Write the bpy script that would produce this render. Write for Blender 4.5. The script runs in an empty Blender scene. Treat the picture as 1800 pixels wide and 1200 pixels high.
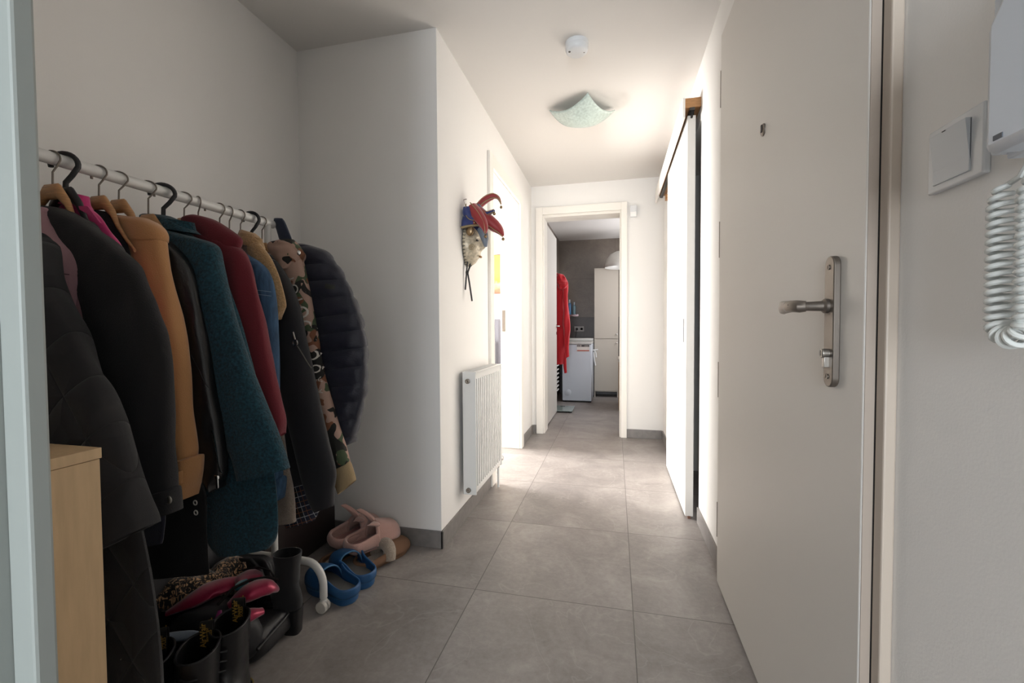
import bpy, math, random
from mathutils import Vector, Matrix, noise
from mathutils.bvhtree import BVHTree

# ------------------------------------------------------------------ camera, world, lights, exposure
SC = bpy.context.scene
COL = SC.collection
PI = math.pi
YAW, PIT, ROL, CAMH = -.231442, -.030373, -.0056416, 1.028
cf = Vector((math.sin(YAW)*math.cos(PIT), math.cos(YAW)*math.cos(PIT), math.sin(PIT)))
cr = Vector((math.cos(YAW), -math.sin(YAW), 0)); cu = cr.cross(cf)
cr2 = cr*math.cos(ROL)+cu*math.sin(ROL); cu2 = -cr*math.sin(ROL)+cu*math.cos(ROL)
cam = bpy.data.cameras.new('camera'); camo = bpy.data.objects.new('camera', cam); COL.objects.link(camo)
cam.sensor_width = 36; cam.lens = 769.08/1800*36; cam.clip_start = .02
camo.matrix_world = Matrix(((cr2.x, cu2.x, -cf.x, 0), (cr2.y, cu2.y, -cf.y, 0), (cr2.z, cu2.z, -cf.z, CAMH), (0, 0, 0, 1)))
SC.camera = camo
SC.view_settings.view_transform = 'Standard'; SC.view_settings.look = 'None'
SC.view_settings.exposure = 0; SC.view_settings.gamma = 1; SC.view_settings.use_curve_mapping = False
w = bpy.data.worlds.new('world'); SC.world = w; w.use_nodes = True
w.node_tree.nodes['Background'].inputs[0].default_value = (.75, .85, 1, 1)
w.node_tree.nodes['Background'].inputs[1].default_value = .6

def area(name, loc, rot, sx, sy, power, col):
    l = bpy.data.lights.new(name, 'AREA'); l.shape = 'RECTANGLE'; l.size = sx; l.size_y = sy; l.energy = power; l.color = col
    o = bpy.data.objects.new(name, l); COL.objects.link(o); o.location = loc; o.rotation_euler = rot
    return o
# daylight in the window of the room on the left (faces +X)
sl_ = area('window_daylight_side', (-4.42, 4.15, 1.35), (0, -PI/2, 0), 2.1, 2.1, 430, (1, .982, .96)); sl_.data.spread = 1.65
# daylight in the window of the room behind the camera (faces +Y)
area('window_daylight_rear', (-.08, -3.0, 1.25), (PI/2, 0, 0), .9, 1.5, 118, (.86, .93, 1))

# added fill light to brighten the bathroom, at an invented window (faces -X)
area('bathroom_fill_light', (.86, 5.75, 1.6), (0, PI/2, 0), .8, .8, 30, (.97, .97, 1))

# ------------------------------------------------------------------ helpers: materials
def lin(h):
    c = [int(h[i:i+2], 16)/255 for i in (0, 2, 4)]
    return tuple(x/12.92 if x <= .04045 else ((x+.055)/1.055)**2.4 for x in c)+(1,)
MC = {}
def mat(name, col, rough=.6, metal=0, bump=0, scale=60, var=0, sheen=0, coat=0, stretch=None, vscale=None, spec=None):
    if name in MC: return MC[name]
    m = bpy.data.materials.new(name); m.use_nodes = True; MC[name] = m
    nt = m.node_tree; b = nt.nodes['Principled BSDF']
    c = lin(col) if isinstance(col, str) else col
    b.inputs['Base Color'].default_value = c; b.inputs['Roughness'].default_value = rough; b.inputs['Metallic'].default_value = metal
    if sheen: b.inputs['Sheen Weight'].default_value = sheen; b.inputs['Sheen Roughness'].default_value = .5
    if coat: b.inputs['Coat Weight'].default_value = coat; b.inputs['Coat Roughness'].default_value = .12
    if spec is not None: b.inputs['Specular IOR Level'].default_value = spec
    if bump or var:
        tc = nt.nodes.new('ShaderNodeTexCoord'); mp = nt.nodes.new('ShaderNodeMapping'); nt.links.new(tc.outputs['Object'], mp.inputs[0])
        if stretch: mp.inputs['Scale'].default_value = stretch
    if bump:
        n = nt.nodes.new('ShaderNodeTexNoise'); n.inputs['Scale'].default_value = scale; n.inputs['Detail'].default_value = 4
        nt.links.new(mp.outputs[0], n.inputs['Vector'])
        bp = nt.nodes.new('ShaderNodeBump'); bp.inputs['Strength'].default_value = min(1, bump); bp.inputs['Distance'].default_value = .003
        nt.links.new(n.outputs['Fac'], bp.inputs['Height']); nt.links.new(bp.outputs[0], b.inputs['Normal'])
    if var:
        n2 = nt.nodes.new('ShaderNodeTexNoise'); n2.inputs['Scale'].default_value = vscale or scale; n2.inputs['Detail'].default_value = 5
        nt.links.new(mp.outputs[0], n2.inputs['Vector'])
        r = nt.nodes.new('ShaderNodeValToRGB'); r.color_ramp.elements[0].position = .3; r.color_ramp.elements[1].position = .7
        r.color_ramp.elements[0].color = tuple(x*(1-var) for x in c[:3])+(1,); r.color_ramp.elements[1].color = tuple(min(1, x*(1+var)) for x in c[:3])+(1,)
        nt.links.new(n2.outputs['Fac'], r.inputs[0]); nt.links.new(r.outputs[0], b.inputs['Base Color'])
    return m

def ramp(nt, fac, stops, const=False):
    r = nt.nodes.new('ShaderNodeValToRGB'); cr_ = r.color_ramp
    if const: cr_.interpolation = 'CONSTANT'
    while len(cr_.elements) < len(stops): cr_.elements.new(.5)
    for e, (p, c) in zip(cr_.elements, stops): e.position = p; e.color = c if not isinstance(c, str) else lin(c)
    nt.links.new(fac, r.inputs[0]); return r.outputs[0]
def mth(nt, op, a, b=None):
    n = nt.nodes.new('ShaderNodeMath'); n.operation = op
    for i, v in enumerate((a, b)):
        if v is None: continue
        if isinstance(v, (int, float)): n.inputs[i].default_value = v
        else: nt.links.new(v, n.inputs[i])
    return n.outputs[0]

def tile_mat(name, ox, oy, tw, tl, dark, mid, light, grout, gw=.0016, rough=.42, axes='XY'):
    m = bpy.data.materials.new(name); m.use_nodes = True; nt = m.node_tree; b = nt.nodes['Principled BSDF']
    g = nt.nodes.new('ShaderNodeNewGeometry'); s = nt.nodes.new('ShaderNodeSeparateXYZ'); nt.links.new(g.outputs['Position'], s.inputs[0])
    def cell(o, off, size):
        v = mth(nt, 'DIVIDE', mth(nt, 'SUBTRACT', s.outputs[o], off), size)
        f = mth(nt, 'FRACT', v); d = mth(nt, 'MULTIPLY', mth(nt, 'MINIMUM', f, mth(nt, 'SUBTRACT', 1, f)), size)
        return mth(nt, 'FLOOR', v), d
    ia, da = cell(axes[0], ox, tw); ib, db = cell(axes[1], oy, tl)
    line = mth(nt, 'LESS_THAN', mth(nt, 'MINIMUM', da, db), gw)
    cx = nt.nodes.new('ShaderNodeCombineXYZ'); nt.links.new(ia, cx.inputs[0]); nt.links.new(ib, cx.inputs[1])
    wn = nt.nodes.new('ShaderNodeTexWhiteNoise'); nt.links.new(cx.outputs[0], wn.inputs['Vector'])
    add = nt.nodes.new('ShaderNodeVectorMath'); add.operation = 'MULTIPLY_ADD'
    nt.links.new(wn.outputs['Color'], add.inputs[0]); add.inputs[1].default_value = (9, 9, 9); nt.links.new(g.outputs['Position'], add.inputs[2])
    n1 = nt.nodes.new('ShaderNodeTexNoise'); n1.inputs['Scale'].default_value = 3.5; n1.inputs['Detail'].default_value = 8; n1.inputs['Roughness'].default_value = .62; n1.inputs['Distortion'].default_value = .9
    n2 = nt.nodes.new('ShaderNodeTexNoise'); n2.inputs['Scale'].default_value = 42; n2.inputs['Detail'].default_value = 6; n2.inputs['Roughness'].default_value = .7
    nt.links.new(add.outputs[0], n1.inputs['Vector']); nt.links.new(g.outputs['Position'], n2.inputs['Vector'])
    f = mth(nt, 'ADD', mth(nt, 'MULTIPLY', n1.outputs['Fac'], .62), mth(nt, 'MULTIPLY', n2.outputs['Fac'], .38))
    f = mth(nt, 'ADD', f, mth(nt, 'MULTIPLY', mth(nt, 'SUBTRACT', wn.outputs['Value'], .5), .07))
    c = ramp(nt, f, [(.30, dark), (.5, mid), (.72, light)])
    # thin pale veins
    n3 = nt.nodes.new('ShaderNodeTexNoise'); n3.inputs['Scale'].default_value = 2.2; n3.inputs['Detail'].default_value = 3; n3.inputs['Distortion'].default_value = 1.5
    nt.links.new(add.outputs[0], n3.inputs['Vector'])
    v = ramp(nt, n3.outputs['Fac'], [(.492, (0, 0, 0, 1)), (.5, (.35, .35, .35, 1)), (.508, (0, 0, 0, 1))])
    mx0 = nt.nodes.new('ShaderNodeMix'); mx0.data_type = 'RGBA'; nt.links.new(v, mx0.inputs['Factor']); nt.links.new(c, mx0.inputs['A']); mx0.inputs['B'].default_value = lin(light)
    mx = nt.nodes.new('ShaderNodeMix'); mx.data_type = 'RGBA'; nt.links.new(line, mx.inputs['Factor']); nt.links.new(mx0.outputs['Result'], mx.inputs['A']); mx.inputs['B'].default_value = lin(grout)
    nt.links.new(mx.outputs['Result'], b.inputs['Base Color'])
    nt.links.new(mth(nt, 'ADD', mth(nt, 'MULTIPLY', n2.outputs['Fac'], .22), rough-.11), b.inputs['Roughness'])
    bp = nt.nodes.new('ShaderNodeBump'); bp.inputs['Strength'].default_value = .25; bp.inputs['Distance'].default_value = .002
    nt.links.new(mth(nt, 'SUBTRACT', n2.outputs['Fac'], mth(nt, 'MULTIPLY', line, 1.0)), bp.inputs['Height']); nt.links.new(bp.outputs[0], b.inputs['Normal'])
    return m

M_wall = mat('white_wall_paint', 'eae7e3', .75, bump=.08, scale=240)
M_ceil = mat('white_ceiling_paint', 'dfdbd6', .8, bump=.08, scale=240)
M_door = mat('white_door_lacquer', 'd4cfc8', .42)
M_case = mat('cream_casing_lacquer', 'ebe6de', .4)
M_floor = tile_mat('grey_stone_floor_tile', -.5352, 1.6154, .6, .6173, '756f6c', '8f8884', 'a8a29d', '5c5653')
M_skirt = mat('grey_stone_skirting', '7d7875', .4, bump=.1, scale=60, var=.12, vscale=25)
M_btile = tile_mat('brown_grey_wall_tile', 0, 1.19, .9, .6, '5e544b', '6e6359', '7c7166', '4a423b', axes='XZ')
M_btiled = tile_mat('dark_grey_wall_tile', 0, 1.19, .9, .6, '3d3735', '463f3c', '524a46', '332d2b', axes='XZ')
M_metal = mat('brushed_nickel', '7d756d', .40, .85, bump=.05, scale=300)
M_chrome = mat('polished_chrome', 'c9c9c9', .15, 1)
M_dark = mat('dark_gap', '1a1614', .9)
M_white = mat('white_enamel', 'dcdbd8', .3)
M_plastic = mat('white_plastic', 'd9dadb', .38)
M_wood = mat('beech_hanger_wood', 'b08255', .45, bump=.1, scale=40, var=.2, stretch=(1, 1, 8))
M_maple = mat('pale_maple_laminate', 'c9ab84', .5, bump=.03, scale=80, var=.07, stretch=(9, 9, 1.1), vscale=9)

# ------------------------------------------------------------------ helpers: geometry
W = {}
class G:
    def __init__(s): s.v = []; s.f = []; s.m = []
    def add(s, V, F, mi=0):
        o = len(s.v); s.v += [Vector(p) for p in V]; s.f += [[i+o for i in f] for f in F]; s.m += [mi]*len(F); return s
    def box(s, x0, x1, y0, y1, z0, z1, mi=0):
        return s.add([(x0, y0, z0), (x1, y0, z0), (x1, y1, z0), (x0, y1, z0), (x0, y0, z1), (x1, y0, z1), (x1, y1, z1), (x0, y1, z1)],
                     [(3, 2, 1, 0), (4, 5, 6, 7), (0, 1, 5, 4), (1, 2, 6, 5), (2, 3, 7, 6), (3, 0, 4, 7)], mi)
    def tube(s, path, r, n=10, mi=0, caps=True):
        P = [Vector(p) for p in path]; R = r if isinstance(r, (list, tuple)) else [r]*len(P)
        V = []; F = []; prev = None
        for i, p in enumerate(P):
            t = (P[min(i+1, len(P)-1)]-P[max(i-1, 0)]).normalized()
            if prev is None:
                a = Vector((0, 0, 1)) if abs(t.z) < .9 else Vector((1, 0, 0))
                u = t.cross(a).normalized()
            else:
                u = (prev-t*prev.dot(t)).normalized()
            prev = u; q = t.cross(u)
            for k in range(n):
                an = 2*PI*k/n; V.append(p+(u*math.cos(an)+q*math.sin(an))*R[i])
        for i in range(len(P)-1):
            for k in range(n): F.append((i*n+k, i*n+(k+1) % n, (i+1)*n+(k+1) % n, (i+1)*n+k))
        if caps: F.append(tuple(range(n))[::-1]); F.append(tuple((len(P)-1)*n+k for k in range(n)))
        return s.add(V, F, mi)
    def lathe(s, prof, c, axis='Z', n=28, mi=0, sx=1, sy=1):
        V = []; F = []; c = Vector(c)
        for (r, h) in prof:
            for k in range(n):
                a = 2*PI*k/n; x = r*math.cos(a)*sx; y = r*math.sin(a)*sy
                V.append(c+(Vector((x, y, h)) if axis == 'Z' else Vector((h, x, y)) if axis == 'X' else Vector((y, h, x))))
        for i in range(len(prof)-1):
            for k in range(n): F.append((i*n+k, i*n+(k+1) % n, (i+1)*n+(k+1) % n, (i+1)*n+k))
        if prof[0][0] > 1e-5: F.append(tuple(range(n))[::-1])
        if prof[-1][0] > 1e-5: F.append(tuple((len(prof)-1)*n+k for k in range(n)))
        return s.add(V, F, mi)
    def rings(s, R, mi=0, cap0=True, cap1=True, closed=True):
        n = len(R[0]); V = [p for r in R for p in r]; F = []
        for i in range(len(R)-1):
            for k in range(n if closed else n-1): F.append((i*n+k, i*n+(k+1) % n, (i+1)*n+(k+1) % n, (i+1)*n+k))
        if cap0 and closed: F.append(tuple(range(n))[::-1])
        if cap1 and closed: F.append(tuple((len(R)-1)*n+k for k in range(n)))
        return s.add(V, F, mi)
    def prism(s, poly, ext, mi=0):
        P = [Vector(p) for p in poly]; e = Vector(ext); n = len(P)
        F = [tuple(range(n)), tuple(range(2*n-1, n-1, -1))]+[(k, n+k, n+(k+1) % n, (k+1) % n) for k in range(n)]
        return s.add(P+[p+e for p in P], F, mi)
    def blob(s, c, r, seed=0, amp=.15, nu=28, nv=18, mi=0, p=1, fq=1.4):
        c = Vector(c); V = []; F = []
        for i in range(nv+1):
            th = PI*i/nv
            for k in range(nu):
                a = 2*PI*k/nu
                d = Vector((math.sin(th)*math.cos(a), math.sin(th)*math.sin(a), math.cos(th)))
                q = Vector([math.copysign(abs(x)**p, x) for x in d])
                f = 1+amp*noise.noise(d*fq+Vector((seed*7.1, seed, 3)))
                V.append(c+Vector((q.x*r[0], q.y*r[1], q.z*r[2]))*f)
        for i in range(nv):
            for k in range(nu): F.append((i*nu+k, (i+1)*nu+k, (i+1)*nu+(k+1) % nu, i*nu+(k+1) % nu))
        return s.add(V, F, mi)

def obj(name, g, m, parent=None, bev=0, smooth=True, ang=40, solid=0, sub=0, label=None, loc=None):
    vs = g.v
    if parent is not None: off = W[parent]
    elif loc is not None: off = Vector(loc)
    else:
        off = Vector(((min(p.x for p in vs)+max(p.x for p in vs))/2, (min(p.y for p in vs)+max(p.y for p in vs))/2, min(p.z for p in vs)))
    me = bpy.data.meshes.new(name); me.from_pydata([p-off for p in vs], [], g.f)
    for mm in (m if isinstance(m, (list, tuple)) else [m]): me.materials.append(mm)
    for p, mi in zip(me.polygons, g.m): p.material_index = mi; p.use_smooth = smooth
    me.validate(); me.update()
    if smooth:
        try: me.set_sharp_from_angle(angle=math.radians(ang))
        except Exception: pass
    o = bpy.data.objects.new(name, me); COL.objects.link(o)
    if parent is not None: o.parent = parent; W[o] = W[parent]
    else: o.location = off; W[o] = off
    if bev:
        b = o.modifiers.new('bevel', 'BEVEL'); b.width = bev; b.segments = 2; b.limit_method = 'ANGLE'; b.angle_limit = math.radians(35)
    if solid:
        b = o.modifiers.new('solid', 'SOLIDIFY'); b.thickness = abs(solid); b.offset = -1 if solid > 0 else 1
    if sub:
        b = o.modifiers.new('sub', 'SUBSURF'); b.levels = sub; b.render_levels = sub
    if label: o['label'] = label
    return o
def thing(name, label, cat, loc, group=None, rotz=0):
    o = bpy.data.objects.new(name, None); COL.objects.link(o); o.location = loc; o.rotation_euler = (0, 0, rotz)
    o.empty_display_size = .05; o['label'] = label; o['category'] = cat
    if group: o['group'] = group
    W[o] = Vector(loc) if not rotz else Vector((0, 0, 0))
    return o
def local(name, label, cat, loc, rotz, group=None, rx=0, ry=0, sc=1):   # parts are given in local coordinates
    o = thing(name, label, cat, loc, group, rotz); W[o] = Vector((0, 0, 0)); o.rotation_euler = (rx, ry, rotz); o.scale = (sc,)*3; return o
def tag(o, label, cat, group=None):
    o['label'] = label; o['category'] = cat
    if group: o['group'] = group
    return o
def struct(name, g, m, bev=0, parent=None, **k):
    o = obj(name, g, m, parent, bev=bev, smooth=False, **k)
    if parent is None: o['kind'] = 'structure'
    return o
def B(*a): return G().box(*a)
def copy_tree(o, parent=None):
    c = o.copy(); COL.objects.link(c); c.parent = parent
    for ch in list(o.children): copy_tree(ch, c)
    return c
def crom(rows, steps):
    out = []; n = len(rows)
    for i in range(n-1):
        a = rows[max(i-1, 0)]; b = rows[i]; c = rows[i+1]; d = rows[min(i+2, n-1)]
        for k in range(steps):
            t = k/steps
            out.append([.5*(2*b[j]+(c[j]-a[j])*t+(2*a[j]-5*b[j]+4*c[j]-d[j])*t*t+(3*b[j]-a[j]-3*c[j]+d[j])*t**3) for j in range(len(b))])
    out.append(list(rows[-1])); return out
def text_g(s, size, thick, dirs, org, font_shear=0, align='CENTER', grid=0):
    """built-in font outline as a mesh; dirs = (along, up), org = centre"""
    cu_ = bpy.data.curves.new('t', 'FONT'); cu_.body = s; cu_.size = size; cu_.align_x = align; cu_.align_y = 'CENTER'; cu_.offset = thick; cu_.resolution_u = 3; cu_.shear = font_shear
    o = bpy.data.objects.new('t', cu_); COL.objects.link(o); dg = bpy.context.evaluated_depsgraph_get()
    me = bpy.data.meshes.new_from_object(o.evaluated_get(dg)); a, b = Vector(dirs[0]), Vector(dirs[1])
    g = G(); g.add([Vector(org)+a*v.co.x+b*v.co.y for v in me.vertices], [tuple(p.vertices) for p in me.polygons])
    bpy.data.objects.remove(o); bpy.data.curves.remove(cu_); bpy.data.meshes.remove(me)
    return g

# ------------------------------------------------------------------ room shell
CH = 2.389
def R_(name, *a, m=M_wall): return struct(name, B(*a), m)
struct('floor', B(-5, 3.2, -3.4, 7.2, -.12, 0), M_floor)
struct('ceiling', B(-5, 3.2, -3.4, 7.2, CH, CH+.12), M_ceil)
# niche and hall, left side
R_('wall_niche_left', -1.64, -1.521, .295, 1.89, 0, CH)
g = B(-1.64, -.79, 1.89, 2.04, 0, CH).box(-.95, -.79, 2.04, 2.765, 0, CH).box(-.95, -.79, 2.765, 3.63, 2.078, CH).box(-.95, -.79, 3.63, 4.2, 0, CH)
struct('wall_left', g, M_wall)
# end of the hall with the bathroom doorway
g = B(-.95, -.679, 4.2, 4.45, 0, CH).box(.054, .60, 4.2, 4.45, 0, CH).box(-.679, .054, 4.2, 4.45, 2.112, CH)
struct('wall_end', g, M_wall)
# right side: entrance door opening 0.83-1.86, sliding door opening 2.44-3.32
g = B(.43, .58, -3.2, .828, 0, CH).box(.43, .58, .828, 1.865, 2.15, CH).box(.43, .58, 1.865, 2.44, 0, CH).box(.43, .58, 2.44, 3.32, 2.09, CH).box(.43, .58, 3.32, 4.2, 0, CH)
struct('wall_right', g, M_wall)
# near side: the wall between niche and the room the camera stands in
g = B(-1.64, -.565, .15, .295, 0, CH)
struct('wall_near', g, M_wall)
g = B(-3.2, -1.64, .15, .295, 0, CH).box(-3.2, -3.08, -3.2, .15, 0, CH)
g.box(-3.08, -.60, -3.2, -3.08, 0, CH).box(.40, .43, -3.2, -3.08, 0, CH).box(-.60, .40, -3.2, -3.08, 0, .45).box(-.60, .40, -3.2, -3.08, 2.1, CH)
struct('wall_rear', g, M_wall)
g = B(-4.7, -1.64, 1.93, 2.04, 0, CH).box(-4.7, -.95, 6.2, 6.32, 0, CH).box(-4.7, -4.58, 2.04, 3.05, 0, CH).box(-4.7, -4.58, 5.25, 6.2, 0, CH).box(-4.7, -4.58, 3.05, 5.25, 0, .25).box(-4.7, -4.58, 3.05, 5.25, 2.3, CH).box(-.97, -.95, 4.45, 6.2, 0, CH)
struct('wall_side_room', g, M_wall)
g = B(.58, 2.2, 2.3, 2.4, 0, CH).box(.58, 2.2, 3.6, 3.7, 0, CH).box(2.2, 2.3, 2.3, 3.7, 0, CH)
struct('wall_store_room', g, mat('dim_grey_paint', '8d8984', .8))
g = B(.58, .62, .7, 2.0, 0, CH)
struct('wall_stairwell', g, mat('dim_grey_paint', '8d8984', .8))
# bathroom
g = B(-.95, -.85, 4.45, 6.9, 0, CH).box(.9, 1.0, 4.45, 5.3, 0, CH).box(.9, 1.0, 6.2, 6.9, 0, CH).box(.9, 1.0, 5.3, 6.2, 0, 1.15).box(.9, 1.0, 5.3, 6.2, 2.05, CH).box(-.95, 1.0, 6.9, 7.0, 1.19, CH)
struct('wall_bathroom', g, M_btile)
struct('wall_bathroom_lower', B(-.85, .9, 6.885, 6.905, 0, 1.19), M_btiled)
# windows (out of the frame, they let the daylight in; the bathroom one is invented)
def window(name, x0, x1, y0, y1, z0, z1, ax):
    g = G(); t = .06
    if ax == 'Y':
        g.box(x0, x1, y0, y1, z0, z0+t).box(x0, x1, y0, y1, z1-t, z1).box(x0, x0+t, y0, y1, z0, z1).box(x1-t, x1, y0, y1, z0, z1).box((x0+x1)/2-.04, (x0+x1)/2+.04, y0, y1, z0, z1)
        p = B(x0+t, x1-t, y0+.02, y0+.03, z0+t, z1-t)
    else:
        g.box(x0, x1, y0, y1, z0, z0+t).box(x0, x1, y0, y1, z1-t, z1).box(x0, x1, y0, y0+t, z0, z1).box(x0, x1, y1-t, y1, z0, z1).box(x0, x1, (y0+y1)/2-.04, (y0+y1)/2+.04, z0, z1)
        p = B(x0+.02, x0+.03, y0+t, y1-t, z0+t, z1-t)
    o = struct(name, g, M_case)
    gl = bpy.data.materials.get('window_glass')
    if not gl:
        gl = bpy.data.materials.new('window_glass'); gl.use_nodes = True; b = gl.node_tree.nodes['Principled BSDF']
        b.inputs['Transmission Weight'].default_value = 1; b.inputs['Roughness'].default_value = 0; b.inputs['IOR'].default_value = 1.45
    struct('window_pane', p, gl, parent=o)
window('window_1', -4.68, -4.6, 3.05, 5.25, .25, 2.3, 'X')
window('window_added', .905, .96, 5.3, 6.2, 1.15, 2.05, 'X')  # invented window, added along with the bathroom fill light
window('window_2', -.60, .40, -3.18, -3.1, .45, 2.1, 'Y')

# skirting (stone strips)
SK = .082
def skirt(name, *a): return struct(name, B(*a), M_skirt, bev=.002)
struct('baseboard_left', B(-.79, -.78, 1.88, 2.70, 0, SK).box(-.79, -.78, 3.71, 4.19, 0, SK), M_skirt, bev=.002)
skirt('baseboard_niche_back', -1.521, -.78, 1.88, 1.89, 0, SK)
skirt('baseboard_niche_left', -1.521, -1.511, .33, 1.88, 0, SK)
struct('baseboard_end', B(-.78, -.746, 4.19, 4.2, 0, SK).box(.107, .42, 4.19, 4.2, 0, SK), M_skirt, bev=.002)
struct('baseboard_right', B(.42, .43, 1.915, 2.437, 0, SK).box(.42, .43, 3.4, 4.19, 0, SK).box(.42, .43, -3, .80, 0, SK), M_skirt, bev=.002)

# near door lining on the left edge of the picture
g = B(-.565, -.55, -.02, .2995, 0, CH-.001)
M_jamb = mat('dimmed_jamb_lacquer', '8f9490', .4)  # lacquer colour carries a cool light tint and dimming
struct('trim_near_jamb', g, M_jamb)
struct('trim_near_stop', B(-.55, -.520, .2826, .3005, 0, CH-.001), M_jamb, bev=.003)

# left doorway: casing and lining
g = B(-.79, -.77, 2.695, 2.775, 0, 2.155).box(-.79, -.77, 3.62, 3.705, 0, 2.155).box(-.79, -.77, 2.775, 3.62, 2.07, 2.155)
g.box(-.95, -.79, 2.765, 2.78, 0, 2.07).box(-.95, -.79, 3.615, 3.63, 0, 2.07).box(-.95, -.79, 2.78, 3.615, 2.065, 2.078)
struct('trim_left_doorway', g, M_case, bev=.003)
struct('trim_strike_plate', B(-.935, -.91, 3.609, 3.615, 1.0, 1.18), M_metal)
# end doorway
g = B(-.746, -.679, 4.18, 4.2, 0, 2.182).box(.054, .107, 4.18, 4.2, 0, 2.182).box(-.679, .054, 4.18, 4.2, 2.112, 2.182)
g.box(-.694, -.679, 4.2, 4.45, 0, 2.112).box(.052, .066, 4.2, 4.45, 0, 2.112).box(-.679, .054, 4.2, 4.45, 2.10, 2.112)
g.box(-.679, -.666, 4.2, 4.40, 0, 2.10).box(.041, .052, 4.2, 4.40, 0, 2.10).box(-.666, .041, 4.2, 4.40, 2.088, 2.10)
struct('trim_end_doorway', g, M_case, bev=.003)

# entrance door frame
g = B(.413, .43, .801, .826, 0, 2.178).box(.413, .43, 1.868, 1.925, 0, 2.178).box(.413, .43, .826, 1.868, 2.156, 2.178)
g.box(.43, .545, .828, .836, 0, 2.15).box(.43, .545, 1.857, 1.865, 0, 2.15)
struct('trim_entrance_frame', g, mat('cream_steel_frame', 'b9ac9e', .45), bev=.003)
# entrance door leaf
d = struct('door_1', B(.397, .437, .829, 1.862, .012, 2.150), M_door, bev=.0035)
d['label'] = 'white flush entrance door, closed, on the right'
hg = M_dark
for i, z in enumerate((1.95, 1.37, .82, .26)):
    struct('door_hinge', G().tube([(.399, 1.868, z-.07), (.399, 1.868, z+.07)], .0028, 10), M_metal if i > 9 else mat('dull_hinge_steel', '8b8277', .5, .6), parent=d)
pl = G()
pts = []
for k in range(17):
    a = PI*k/16; pts.append((.397, .925+.0185*math.cos(a), 1.139+.0185*math.sin(a)))
for k in range(17):
    a = PI+PI*k/16; pts.append((.397, .925+.0185*math.cos(a), .934+.0185*math.sin(a)))
pl.prism(pts, (-.012, 0, 0))
plate = obj('door_plate', pl, M_metal, d, bev=.002)
for z in (1.137, .935):
    s_ = G().lathe([(.0045, .0), (.0045, -.002), (.002, -.001), (0, -.001)], (.385, .925, z), 'X', 14); obj('plate_screw', s_, M_metal, plate)
g = G().lathe([(.0135, 0), (.0135, -.006), (.0095, -.010), (.0085, -.035), (.009, -.04)], (.386, .931, 1.066), 'X', 24)
g.tube([(.35, .931, 1.066), (.342, .935, 1.066), (.338, .945, 1.067), (.337, .975, 1.068)], [.010, .0115, .0115, .0115], 16)
lv = obj('door_handle', g, M_metal, d)
g = G()
R = []
for (y, x, hx, hz) in ((.972, .337, .0115, .0115), (.985, .337, .0115, .012), (1.01, .339, .010, .013), (1.03, .344, .008, .013), (1.042, .350, .007, .013), (1.046, .353, .005, .010)):
    R.append([Vector((x+hx*math.copysign(abs(math.cos(t))**.8, math.cos(t)), y, 1.0675+hz*math.copysign(abs(math.sin(t))**.8, math.sin(t)))) for t in [2*PI*k/20 for k in range(20)]])
obj('handle_grip', g.rings(R), mat('satin_handle_grip', '857c73', .34, .8), lv)
obj('handle_screw', G().lathe([(.003, 0), (.003, -.001), (0, -.001)], (.3276, .952, 1.068), 'X', 12), M_dark, lv)
g = G().lathe([(.0085, 0), (.0085, -.012), (.007, -.013), (0, -.013)], (.386, .925, .978), 'X', 20)
g.box(.377, .386, .9205, .9295, .952, .974)
cy = obj('lock_cylinder', g, mat('lock_steel', 'a8a39c', .3, .9), plate, bev=.001)
obj('key_slot', B(.3725, .3735, .9243, .9257, .974, .984), M_dark, cy)
g = G().lathe([(.0165, 0), (.0165, -.003), (.014, -.005), (.007, -.005), (.0065, -.002), (0, -.002)], (.397, 1.347, 1.569), 'X', 24)
pe = obj('peephole', g, M_metal, d)
obj('peephole_cover', B(.389, .392, 1.342, 1.350, 1.562, 1.582), mat('dark_bronze', '3c3431', .4, .6), pe, bev=.001)

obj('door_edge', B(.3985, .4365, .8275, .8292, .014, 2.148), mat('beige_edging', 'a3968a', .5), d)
struct('trim_entrance_gap_shade', B(.4125, .4295, .8262, .8272, 0, 2.15), M_dark)  # dark strip laid in for the shaded gap along the door leaf
# sliding door on its rail
d2 = struct('door_2', B(.368, .409, 2.478, 3.36, .012, 2.135), M_door, bev=.002)
d2['label'] = 'white sliding door panel hung in front of the right wall'
obj('recessed_pull', B(.3672, .369, 2.545, 2.585, .945, 1.075), mat('grey_pull_steel', '77787a', .35, .8), d2, bev=.0005)
obj('floor_guide', B(.382, .396, 2.474, 2.50, .0, .014), mat('brown_guide', '6d4a3a', .6), d2)
rl = struct('trim_sliding_rail', B(.352, .43, 2.452, 4.03, 2.165, 2.213), mat('raw_rail_wood', 'a8784a', .55, bump=.1, scale=40, var=.15, stretch=(1, 1, 6)), bev=.001)
struct('rail_fascia', B(.340, .352, 2.447, 4.035, 2.112, 2.2145), M_case, parent=rl, bev=.001)
struct('rail_track', B(.375, .40, 2.452, 4.03, 2.150, 2.165), mat('track_aluminium', '4a4643', .4, .8), parent=rl)
struct('roller_hanger', B(.378, .398, 2.462, 2.485, 2.134, 2.185).box(.383, .392, 2.458, 2.50, 2.12, 2.15), M_dark, parent=rl)
struct('rail_packing_block', B(.395, .43, 3.75, 3.80, 2.06, 2.10), mat('raw_rail_wood', 'a8784a'), parent=rl)

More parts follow.
